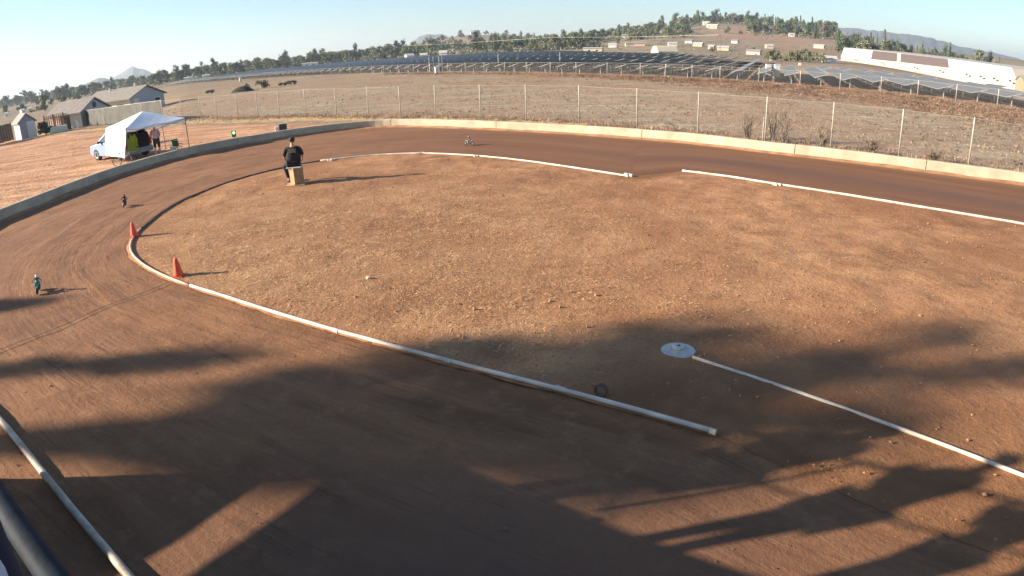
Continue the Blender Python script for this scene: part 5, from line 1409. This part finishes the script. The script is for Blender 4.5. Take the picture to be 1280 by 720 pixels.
# cream quonset barn
def barn():
    a = at(818, 70.5, 262); b = at(843, 69.5, 262); q = (a + b) / 2; p = Vector((q.x, q.y, tz(q.x, q.y))); w = (Vector((a.x, a.y)) - Vector((b.x, b.y))).length; h = at(832, 57, 262).z - p.z
    t = thing('barn', 'cream metal barn with a sloping roof behind the solar farm', 'barn', p, -math.atan2(p.x, p.y) + .35)
    L_ = w * 1.05; W = 9.; prof = [(-W / 2, -1), (-W / 2, h * .45), (-W * .3, h * .85), (0, h), (W * .3, h * .85), (W / 2, h * .45), (W / 2, -1)]
    mb = MB(); mb.prism(prof, L_, (0, 0, 0), (0, 1, 0), (0, 0, 1)); mb.build('shell', M_cream, t)
    mb = MB(); mb.box((L_ / 2 + .05, 0, h * .32), (.1, W * .45, h * .6)); mb.build('door', M_brownw, t)
barn()
BL = [
    ('trailer', 'long cream trailer behind the middle of the solar farm', 730, 753.5, 63, 69.5, 330, M_cream, M_roofw),
    ('house', 'white house with white gables behind the solar farm left of centre', 549.5, 559, 60, 67.5, 400, M_white, M_roofw),
    ('water_tank_shed', 'white shed with rounded roof, left of a pair behind the solar farm', 507, 516.5, 64, 70.5, 400, M_white, M_roofw),
    ('water_tank_shed', 'white shed with rounded roof, right of a pair behind the solar farm', 525.5, 534, 63.5, 69, 410, M_white, M_roofw),
    ('trailer', 'white box trailer, left of two in the far left solar rows', 231, 241, 95.5, 100, 330, M_white, M_roofw),
    ('trailer', 'white box trailer, right of two in the far left solar rows', 254, 262, 91.5, 98, 330, M_white, M_roofw),
    ('house', 'large white house on top of the hill left of centre', 588, 600, 35.5, 41.5, 1330, M_white, M_roofw),
    ('house', 'white roofed bungalow at the edge of the wood behind the panels', 701, 711, 57.5, 61, 480, M_white, M_roofw),
    ('house', 'white roofed bungalow right beside the first at the wood edge', 711.5, 727, 55.5, 60, 490, M_white, M_roofw),
    ('house', 'white house among trees left of the long trailer pair', 761, 771, 54, 59, 430, M_white, M_roofw),
    ('house', 'pinkish cream house right of the low wood', 781.5, 792, 54.5, 60, 430, M_cream, M_rooft),
    ('house', 'pink walled house next to the pinkish cream house', 792.5, 806, 56, 60, 430, mat('pink_wall', (.6, .38, .28), .8), M_rooft),
    ('warehouse', 'long white roofed sheds at the foot of the long wood', 774, 803, 41.5, 44.8, 640, M_white, M_roofw),
    ('house', 'white house behind the cream barn', 835, 846, 53.5, 57.5, 420, M_white, M_roofw),
    ('house', 'white roofed house right behind the barn', 857, 866, 53, 56.5, 470, M_white, M_rooft),
    ('shed', 'low cream shed left of a row on the brown slope', 867, 879, 54.5, 58, 420, M_cream, M_roofw),
    ('shed', 'cream shed in the middle of a row on the brown slope', 886, 893, 56, 59.5, 380, M_cream, M_roofw),
    ('shed', 'long cream shed at the right of a row on the brown slope', 897, 911.5, 57.5, 61, 370, M_cream, M_roofw),
    ('house', 'pink and white house alone on the open slope', 934, 951, 56, 62, 330, mat('pink_white', (.72, .52, .42), .8), M_rooft),
    ('house', 'white house at the left shoulder of the bare hill', 878, 888, 32.5, 37, 860, M_white, M_roofw),
    ('house', 'cream house among rocks below the bare hilltop', 883, 897, 40.5, 46, 720, M_cream, M_roofw),
    ('house', 'white house with a flat roof below the wood left of the bare hill', 846, 857, 42.5, 45.5, 680, M_white, M_rooft),
    ('house', 'small white house on the right shoulder of the bare hill', 936.5, 943, 33.5, 37, 880, M_white, M_rooft),
    ('house', 'white house low in the trees right of the bare hill', 986, 993, 39, 43.5, 640, M_white, M_roofw),
    ('house', 'cream house at the foot of the trees right of the bare hill', 1018, 1031, 49, 52.5, 460, M_cream, M_roofw),
    ('house', 'white roofed house behind the left end of the warehouse', 1062, 1071, 51, 57.5, 430, M_white, M_roofw),
    ('house', 'low white building left of the warehouse end', 1028, 1045, 70.5, 75, 260, M_white, M_roofw),
    ('house', 'white house with a wide roof right behind the warehouse ridge', 1093, 1106, 57, 63, 400, M_white, M_roofw),
    ('house', 'small white house in the trees at left above the solar rows', 402, 415, 60.5, 65, 560, M_white, M_roofw),
    ('house', 'small cream house in the trees right of the white one', 417, 430, 58.5, 63, 560, M_cream, M_rooft),
    ('house', 'white speck of a house in the far left wood', 296, 300, 79.5, 82, 600, M_white, M_roofw),
    ('house', 'tiny white house far left on the brown land', 26, 30, 136, 140, 300, M_white, M_roofw),
    ('house', 'tiny cream house far left beside the tiny white one', 36, 40, 135, 139.5, 310, M_cream, M_roofw),
    ('house', 'small white house lowest at the far left edge', 6, 10, 139, 142, 290, M_white, M_roofw),
    ('trailer', 'row of white trucks at the far edge of the left solar rows', 378, 398, 79.5, 82.5, 440, M_white, M_roofw),
    ('house', 'white house on the slope right of the barn and below the pink one', 915, 923, 50, 53.5, 480, M_white, M_rooft),
    ('house', 'cream bungalow right of the lone pink and white house', 957, 966, 52, 55.5, 420, M_cream, M_roofw),
    ('house', 'pale house with a tan roof at the left foot of the bare hill', 822, 829, 41, 44, 690, M_white, M_rooft),
    ('house', 'pale house among the trees left of the palm', 768, 774, 46.5, 49.5, 620, M_white, M_rooft),
    ('house', 'cream house deep in the wood left of centre', 676, 683, 50, 53.5, 560, M_cream, M_rooft),
    ('house', 'white house just above the solar rows at the left of the wood', 655, 661, 56, 59, 470, M_white, M_roofw),
    ('house', 'pale house among trees above the left solar rows', 470, 478, 56, 60, 560, M_white, M_rooft),
    ('house', 'cream house on the hillside below the large white hilltop house', 578, 585, 48, 51.5, 900, M_cream, M_rooft),
]
for nm, lab, x0, x1, yt, yb, D, w_, r_ in BL:
    px_house(nm, lab, x0, x1, yt, yb, D, w_, r_, turn=rng_t.uniform(-.3, .3), cat={'water_tank_shed': 'shed'}.get(nm, nm.replace('_', ' ')), rise_k=.12 if nm == 'trailer' else .35)

# ------------------------------------------------------------------ far mountains
def mountains():
    m, N, L, B = nt('mountain'); g = NG(m)
    c = g.ramp(g.noise(.004, 6, .6), [(.35, (.07, .08, .07)), (.65, (.12, .12, .10))]); L.new(c, B.inputs['Base Color']); B.inputs['Roughness'].default_value = .95
    def ridge(name, pts, D, depth, up=1.13):
        az = [math.degrees(math.atan2(*ray(x, y).xy[:])) for x, y in pts]; zs = [max(5., at(x, y, D)  .z * up) for x, y in pts]
        n = 220; aa = np.linspace(az[0], az[-1], n); zz = np.interp(aa, az, zs); rows = 14; vs = []; fs = []
        for j in range(rows):
            f = j / (rows - 1); d = D - depth * (1 - f) if True else D
            for i, a in enumerate(aa):
                k = f ** .8 if j < rows - 1 else 1
                rid = 1 + .16 * noise.fractal(Vector((a * 1.6, f * 2.5, D / 1000)), 1., 2., 5) * (1 - f * .75)
                edge = min(1, (i + .0) / 10, (n - 1 - i) / 10)
                r = R_(a); vs.append((d * math.sin(r), d * math.cos(r), -12 + (zz[i] + 12) * k * rid * edge))
        for i, a in enumerate(aa): r = R_(a); d = D + depth; vs.append((d * math.sin(r), d * math.cos(r), -12))
        for j in range(rows):
            for i in range(n - 1): fs.append((j * n + i, j * n + i + 1, (j + 1) * n + i + 1, (j + 1) * n + i))
        mb = MB(); mb.add(vs, fs); struct(mb.build(name, m, None, smooth=True))
    ridge('mountains', [(960, 55), (1005, 42), (1020, 38.5), (1048, 38.5), (1075, 40), (1105, 43), (1130, 46.5), (1150, 48), (1170, 52), (1195, 59), (1215, 63), (1240, 67), (1262, 72), (1290, 79), (1340, 100)], 3900, 900)
    ridge('mountains', [(105, 112), (125, 104), (140, 99), (152, 93), (160, 87), (166, 84.8), (173, 87), (180, 88), (188, 91), (198, 96), (215, 96)], 3800, 700)
    ridge('hills', [(60, 117), (85, 112), (103, 107), (115, 102), (124, 98.5), (131, 99), (140, 101), (152, 103), (165, 104)], 2400, 500)
    ridge('hills', [(-40, 132), (-10, 126), (5, 124.5), (20, 125), (45, 120), (70, 116), (90, 114), (110, 112)], 4200, 700)
    ridge('hills', [(500, 68), (524, 42.5), (533, 40.5), (545, 41), (552, 40), (560, 44), (580, 60)], 3600, 450, .9)
mountains()

# ------------------------------------------------------------------ tent, car and people by the pit
M_tent = mat('tent_white', (.80, .80, .80), .7, var=.03, scale=2); M_pole = mat('tent_pole', (.20, .17, .14), .5, .3)
def gp0(px, py, D): q = at(px, py, D); return Vector((q.x, q.y, 0))
fc = gp0(157, 160, 34.6); rc = gp0(231, 146, 35.8); dv = (rc - fc); side = dv.length; dn = dv.normalized(); bk = Vector((-dn.y, dn.x, 0)); lc = fc + bk * side; bc = rc + bk * side
def tent():
    zf = at(157, 160.5, 34.6).z; zr = at(231, 147, 35.8).z; zl = zf; ctr = (fc + rc + lc + bc) / 4; zp = at(180, 138.7, hdist(ctr)).z
    t = thing('canopy_tent', 'white pop-up canopy tent with one hanging side wall beside the blue car', 'tent', (fc.x, fc.y, 0))
    F, Rr, Lc, Bc, C = fc - fc, rc - fc, lc - fc, bc - fc, ctr - fc; ze = (zf + zr) / 2
    def P3(p, z): return (p.x, p.y, z)
    def subd(a, b, c, n=6, sag=.09):
        vs = []; fs = []; ix = {}
        for i in range(n + 1):
            for j in range(n + 1 - i):
                u, v = i / n, j / n; p = a * (1 - u - v) + b * u + c * v; p = p.copy(); p.z -= sag * 4 * u * (1 - u - v) * 1. + sag * math.sin(PI * v) * .5 * (1 - v); ix[i, j] = len(vs); vs.append(p)
        for i in range(n):
            for j in range(n - i):
                fs.append((ix[i, j], ix[i + 1, j], ix[i, j + 1]))
                if i + j < n - 1: fs.append((ix[i + 1, j], ix[i + 1, j + 1], ix[i, j + 1]))
        return vs, fs
    cor = [Vector(P3(F, ze)), Vector(P3(Rr, ze)), Vector(P3(Bc, ze)), Vector(P3(Lc, ze))]; top = Vector(P3(C, zp)); mb = MB()
    for k in range(4):
        vs, fs = subd(cor[k], cor[(k + 1) % 4], top); mb.add(vs, fs)
        a, b = cor[k], cor[(k + 1) % 4]; n = 8; va = []; fb = []
        for i in range(n + 1):
            p = a.lerp(b, i / n); s = .09 * 4 * (i / n) * (1 - i / n); va += [p - Vector((0, 0, s)), p - Vector((0, 0, .2 + .03 * (i % 2)))]
        for i in range(n): fb.append((2 * i, 2 * i + 1, 2 * i + 3, 2 * i + 2))
        mb.add(va, fb)
    o = mb.build('canopy', M_tent, t, smooth=False); s = o.modifiers.new('thick', 'SOLIDIFY'); s.thickness = .006
    # hanging side wall facing the sun
    n = 14; va = []; fb = []
    for i in range(n + 1):
        f = i / n; p = cor[3].lerp(cor[0], f); out = -dn
        for j in range(7):
            g_ = j / 6; w = .05 * math.sin(f * 22 + j) * g_ + .28 * g_; va.append(Vector((p.x, p.y, ze - .1 - (ze - .42) * g_)) + out * w)
    for i in range(n):
        for j in range(6): k = i * 7 + j; fb.append((k, k + 1, k + 8, k + 7))
    mb = MB(); mb.add(va, fb); o = mb.build('side_wall', M_tent, t, smooth=True); s = o.modifiers.new('thick', 'SOLIDIFY'); s.thickness = .004
    for c in (F, Rr, Bc, Lc):
        mb = MB(); mb.tube([P3(c, 0), P3(c, ze + .05)], .022, 8); mb.box((c.x, c.y, .01), (.1, .1, .02)); mb.build('leg', M_pole, t)
    mb = MB()
    for a, b in ((F, Rr), (Rr, Bc), (Bc, Lc), (Lc, F)):
        m_ = (a + b) / 2; mb.tube([P3(a, ze - .05), P3(m_, ze - .32)], .012, 5); mb.tube([P3(m_, ze - .05), P3(a, ze - .32)], .012, 5); mb.tube([P3(b, ze - .05), P3(m_, ze - .32)], .012, 5); mb.tube([P3(m_, ze - .05), P3(b, ze - .32)], .012, 5)
    mb.build('truss', M_pole, t)
tent()

def car():
    # hatchback with open tailgate, rear towards the camera's right
    rear = gp0(176, 200, 36.8); t = thing('parked_car', 'pale blue hatchback with raised tailgate parked under the white tent', 'car', (rear.x, rear.y, -.05), R_(90 + 62))
    Mb = mat('car_paint', (.30, .40, .62), .3, .2, var=.02); Mtr = mat('car_black', (.015, .015, .018), .5); Mint = mat('car_interior', (.02, .02, .024), .9)
    # local x forward (rear at 0), y left
    W = 1.72; prof_low = [(0, .35), (.03, .95), (1.0, 1.0), (2.9, .98), (3.9, .82), (4.05, .55), (4.05, .32), (3.75, .25), (.3, .25)]
    mb = MB(); mb.prism(prof_low, W, (0, 0, 0), (1, 0, 0), (0, 0, 1)); body = mb.build('body', Mb, t, bevel=.05)
    mb = MB(); lo = [(.05, .97), (2.95, .99)]; hi = [(.35, 1.50), (2.05, 1.52)]
    vs = []
    for (x, z), yw in ((lo[0], W * .49), (lo[1], W * .49), (hi[1], W * .40), (hi[0], W * .40)):
        vs += [(x, -yw, z), (x, yw, z)]
    mb.add(vs, [(0, 2, 4, 6), (1, 7, 5, 3), (2, 3, 5, 4), (4, 5, 7, 6)]); mb.build('window_glass', M_glass, t)
    mb = MB(); mb.prism([(.30, 1.49), (2.1, 1.51), (2.0, 1.57), (.4, 1.56)], W * .82, (0, 0, 0), (1, 0, 0), (0, 0, 1)); mb.build('roof', Mb, t, bevel=.03)
    for s in (-1, 1):
        for (a, b) in (((2.95, .98), (2.05, 1.5)), ((1.25, 1.0), (1.2, 1.5)), ((.08, .97), (.38, 1.5))):
            mb = MB(); mb.tube([(a[0], s * W * .492, a[1]), (b[0], s * W * .402, b[1])], .035, 6); mb.build('pillar', Mb, t)
    mb = MB(); mb.box((.12, 0, .95), (.3, W * .84, 1.1)); 
    mb = MB(); mb.box((-.012, 0, .93), (.03, W * .8, .78)); mb.build('boot_dark_panel', Mint, t)  # flat dark panel on the closed rear, standing in for the dark open boot
    tg = MB(); tg.prism([(.30, 1.56), (.33, 1.62), (-.55, 2.02), (-.60, 1.94)], W * .84, (0, 0, 0), (1, 0, 0), (0, 0, 1)); tg.build('tailgate', Mtr, t, bevel=.02)
    mb = MB(); mb.box((-.06, 0, .42), (.16, W * .98, .28)); mb.build('bumper', mat('bumper_grey', (.30, .33, .38), .5), t, bevel=.05)
    for s in (-1, 1):
        mb = MB(); mb.box((-.02, s * W * .45, .82), (.08, .14, .34)); mb.build('tail_light', mat('tail_red', (.4, .02, .02), .3), t, bevel=.02)
        mb = MB(); mb.box((4.0, s * W * .38, .72), (.1, .3, .14)); mb.build('headlight', M_white, t, bevel=.02)
        mb = MB(); mb.box((2.6, s * (W * .5 + .1), 1.03), (.12, .2, .14)); mb.build('mirror', Mtr, t, bevel=.03)
        for x in (.72, 3.3):
            MXr = Matrix.Rotation(PI / 2, 4, 'X')
            mb = MB(); mb.lathe([(.22, -.1), (.31, -.1), (.33, -.07), (.33, .07), (.31, .1), (.22, .1)], c=(x, s * (W / 2 - .09), .33), n=26, M=MXr); w = mb.build('wheel', M_tyre, t)
            mb = MB(); mb.lathe([(.21, -.07), (.2, .105), (.05, .09)], c=(x, s * (W / 2 - .09), .33), n=18, M=MXr if s < 0 else Matrix.Rotation(-PI / 2, 4, 'X')); mb.build('rim', mat('alloy', (.5, .5, .5), .35, .8), w)
car()

# camping things under the tent
M_lime = mat('lime_fabric', (.30, .45, .03), .8, var=.1, scale=6)
def camp_chair(px, py, D, label, m, rz, s=1., name='folding_chair'):
    p = gp0(px, py, D); t = thing(name, label, 'chair', p, rz, scale=s)
    mb = MB(); mb.box((0, 0, .42), (.5, .46, .03), rx=R_(6)); mb.build('seat', m, t, bevel=.01)
    mb = MB(); mb.box((0, -.26, .72), (.5, .03, .55), rx=R_(12)); mb.build('backrest', m, t, bevel=.01)
    for sx in (-1, 1):
        for sy in (-1, 1): mb = MB(); mb.tube([(sx * .27, sy * .25, 0), (sx * .25, -sy * .22, .44)], .012, 6); mb.build('leg', M_pole, t)
        mb = MB(); mb.box((sx * .28, 0, .62), (.06, .44, .03)); mb.build('armrest', M_tarp if False else M_dk, t)
    return t
camp_chair(166, 192, 35.6, 'lime green folding chair under the tent behind the side wall', M_lime, R_(200), 1.15)
camp_chair(223, 189, 35.6, 'small green and black folding chair at the right tent leg', mat('dark_green_fabric', (.04, .12, .04), .8), R_(240), .75)
def vest():
    p = gp0(166, 192, 35.9); q = at(166, 173, 35.9); mb = MB(); mb.prism([(a * .62, b * .62) for a, b in [(-.27, -.36), (.27, -.36), (.30, .1), (.22, .34), (.10, .36), (.06, .22), (-.06, .22), (-.10, .36), (-.22, .34), (-.30, .1)]], .06, (0, 0, 0), (1, 0, 0), (0, 0, 1))
    o = mb.build('hanging_vest', M_lime, None, bevel=.01, loc=(q.x, q.y, q.z)); o.rotation_euler[2] = R_(30); tag(o, 'lime safety vest hanging at the tent corner above the chair', 'vest')
vest()
def table():
    p = gp0(211, 190, 36.); t = thing('folding_table', 'light folding table under the tent beside the standing person', 'table', p, R_(25))
    mb = MB(); mb.box((0, 0, .68), (1.1, .55, .03)); mb.build('table_top', mat('table_grey', (.45, .45, .45), .5), t)
    for sx in (-1, 1):
        for sy in (-1, 1): mb = MB(); mb.tube([(sx * .5, sy * .22, 0), (sx * .45, sy * .22, .67)], .014, 6); mb.build('leg', M_pole, t)
table()
def bin_(px, py, D, label, name, m, lidm, r=.17, h=.42, cat='bucket'):
    p = gp0(px, py, D); t = thing(name, label, cat, p)
    mb = MB(); mb.lathe([(r * .85, 0), (r, h), (r * 1.05, h + .01)], n=18); mb.build('bucket_body', m, t, smooth=False)
    mb = MB(); mb.lathe([(r * 1.08, h), (r * 1.08, h + .03), (r * .9, h + .04)], n=18); mb.build('lid', lidm, t)
bin_(217, 190, 35.5, 'white bucket left of the small green chair', 'bucket', M_white, M_white, .15, .35)
J = stand_pose('table', .18)
person('person in a pink shirt and dark shorts leaning over the table under the tent', gp0(198, 192, 35.2), R_(75 - 40), J, mat('pink_shirt', (.52, .33, .32), .8), mat('dark_shorts', (.03, .025, .03), .8), M_shoe, cap=None, scale=.95, sleeves=.5, legcover=.3, bulk=1.1)
# second toy motorbikes on a paddock stand near the wall
def parked_bicycle():
    p = gp0(156, 203, 34.3); t = thing('kids_bicycle', 'small bicycle leaning in front of the white tent wall by the track wall', 'bicycle', p, R_(20))
    MXr = Matrix.Rotation(PI / 2, 4, 'X')
    for x in (-.38, .38):
        w = MB(); w.torus((x, 0, .24), .22, .018, MXr, 28, 6); wo = w.build('wheel', M_tyre, t, smooth=True)
        r = MB()
        for k in range(10): a = k * PI / 5; r.tube([(x, 0, .24), (x + .21 * math.cos(a), 0, .24 + .21 * math.sin(a))], .003, 4)
        r.build('spokes', M_galv, wo)
    mb = MB(); mb.tube([(-.38, 0, .24), (-.08, 0, .24), (.26, 0, .55), (-.16, 0, .52), (-.38, 0, .24)], .014, 6); mb.tube([(-.08, 0, .24), (-.18, 0, .62)], .014, 6); mb.tube([(.38, 0, .24), (.24, 0, .66)], .014, 6); mb.build('frame', M_white, t)
    mb = MB(); mb.tube([(.20, -.22, .70), (.25, 0, .66), (.20, .22, .70)], .012, 6); mb.build('handlebar', M_dk, t)
    mb = MB(); mb.ell((-.19, 0, .64), (.11, .06, .03), 10, 6); mb.build('saddle', M_dk, t)
parked_bicycle()

# bucket and green timing box outside the wall
def white_bin():
    p = gp0(352, 167, hdist(gz(352, 166)) * 1.02); t = thing('storage_tub', 'white and black tub standing behind the far left wall', 'tub', p, .4)
    mb = MB(); mb.box((-.25, 0, .16), (.22, .3, .32)); mb.build('white_box', M_white, t, bevel=.02)
    mb = MB(); mb.box((.12, 0, .22), (.46, .34, .44)); mb.build('tub_body', M_dk, t, bevel=.02)
    mb = MB(); mb.box((.12, 0, .46), (.50, .38, .04)); mb.build('rim', mat('grey_rim', (.4, .4, .4), .5), t)
white_bin()
def green_lamp():
    p = gp0(293.5, 177, hdist(gz(293.5, 176.5)) * 1.01); t = thing('signal_light', 'small green box with a glowing green lamp behind the left wall', 'light', p, .5)
    mb = MB(); mb.tube([(0, 0, 0), (0, 0, .3)], .02, 6); mb.build('stem', M_dk, t)
    mb = MB(); mb.box((0, 0, .38), (.26, .12, .36)); mb.build('box', mat('green_box', (.02, .22, .03), .5), t, bevel=.02)
    mb = MB(); mb.lathe([(.07, -.01), (.06, .02), (.01, .03)], c=(.0, -.065, .44), n=16, M=Matrix.Rotation(PI / 2, 4, 'X')); mb.build('lamp', mat('green_glow', (.2, .9, .3), .4, emit=((.25, 1., .3), 2.5)), t)
green_lamp()

# overhead wires beyond the solar farm
def wires():
    ends = [(505, 57, 480), (690, 52, 400), (900, 66, 330)]
    P_ = []
    for i, (x, y, D) in enumerate(ends):
        q = at(x, y, D); b = land(q); h = 9.5; t = thing('utility_pole', ('utility pole at the left of the far wood', 'utility pole in the middle before the far wood', 'utility pole on the right before the open slope')[i], 'utility pole', b)
        mb = MB(); mb.tube([(0, 0, -.5), (0, 0, h)], [.16, .10], 6); mb.build('pole', M_bark, t); mb = MB(); mb.box((0, 0, h - .6), (2., .12, .12)); mb.build('crossarm', M_bark, t); P_.append(b + Vector((0, 0, h - .5)))
    mb = MB()
    for a, b in zip(P_[:-1], P_[1:]):
        for o in (-.9, .9):
            pts = []
            for k in range(13): f = k / 12; p = a.lerp(b, f); p.x += o; p.z -= 2.0 * 4 * f * (1 - f) * .5; pts.append(p)
            mb.tube(pts, .03, 4)
    tag(mb.build('overhead_wires', M_galv, None), 'pair of overhead wires strung before the far wood', 'wires')
wires()

# ------------------------------------------------------------------ haze
def haze():
    mb = MB(); mb.box((0, 1200, 71), (11600, 10000, 166)); 
    m = bpy.data.materials.new('haze'); m.use_nodes = True; N = m.node_tree.nodes; L = m.node_tree.links
    N.remove(N['Principled BSDF']); v = N.new('ShaderNodeVolumePrincipled'); v.inputs['Density'].default_value = HAZE; v.inputs['Color'].default_value = (.78, .88, 1.0, 1); v.inputs['Anisotropy'].default_value = .3
    L.new(v.outputs[0], N['Material Output'].inputs['Volume'])
    o = mb.build('haze', m, None); o['kind'] = 'stuff'; tag(o, 'pale air haze over the distance', 'haze')
HAZE = .00018
haze()

# ------------------------------------------------------------------ light
EL = R_(20.1); AZT = R_(7)     # sun elevation, direction the light travels measured from +x
sd = Vector((math.cos(AZT) * math.cos(EL), math.sin(AZT) * math.cos(EL), -math.sin(EL)))
su = bpy.data.lights.new('sun', 'SUN'); su.energy = 5.0; su.angle = R_(.55); su.color = (1., .87, .70)
so = bpy.data.objects.new('sun', su); COL.objects.link(so); so.rotation_euler = sd.to_track_quat('-Z', 'Y').to_euler(); so.location = (-30, 0, 30)
w = bpy.data.worlds.new('World'); sc.world = w; w.use_nodes = True
N = w.node_tree.nodes; L = w.node_tree.links; sk = N.new('ShaderNodeTexSky'); sk.sky_type = 'NISHITA'; sk.sun_disc = False
sk.sun_elevation = EL; src = -sd; sk.sun_rotation = math.atan2(src.x, src.y); sk.altitude = 200; sk.air_density = 1.0; sk.dust_density = .3; sk.ozone_density = 3.6
L.new(sk.outputs[0], N['Background'].inputs['Color']); N['Background'].inputs['Strength'].default_value = .074

# ------------------------------------------------------------------ camera
cd = bpy.data.cameras.new('camera'); cam = bpy.data.objects.new('camera', cd); COL.objects.link(cam); sc.camera = cam
Mx = Matrix((( _r.x, _u.x, -_f.x, 0), (_r.y, _u.y, -_f.y, 0), (_r.z, _u.z, -_f.z, H), (0, 0, 0, 1)))
cam.matrix_world = Mx; cd.clip_end = 30000; cd.clip_start = .02; cd.sensor_width = 36; cd.sensor_height = 20.25; cd.sensor_fit = 'HORIZONTAL'
cd.type = 'PANO'
for tgt in (getattr(cd, 'cycles', None), cd):
    try:
        tgt.panorama_type = 'FISHEYE_LENS_POLYNOMIAL'; tgt.fisheye_fov = PI
        tgt.fisheye_polynomial_k0 = 0.; tgt.fisheye_polynomial_k1 = -4.48116367e-02; tgt.fisheye_polynomial_k2 = -8.06242727e-06
        tgt.fisheye_polynomial_k3 = 8.77068477e-06; tgt.fisheye_polynomial_k4 = -8.48261150e-08
        break
    except Exception as ex: print('pano', ex)
cd.lens = 22
sc.view_settings.view_transform = 'Standard'; sc.view_settings.look = 'None'; sc.view_settings.exposure = 1.42; sc.view_settings.gamma = 1
sc.render.engine = 'CYCLES'; sc.cycles.max_bounces = 5; sc.cycles.volume_bounces = 0; sc.cycles.transparent_max_bounces = 16; sc.cycles.use_denoising = True
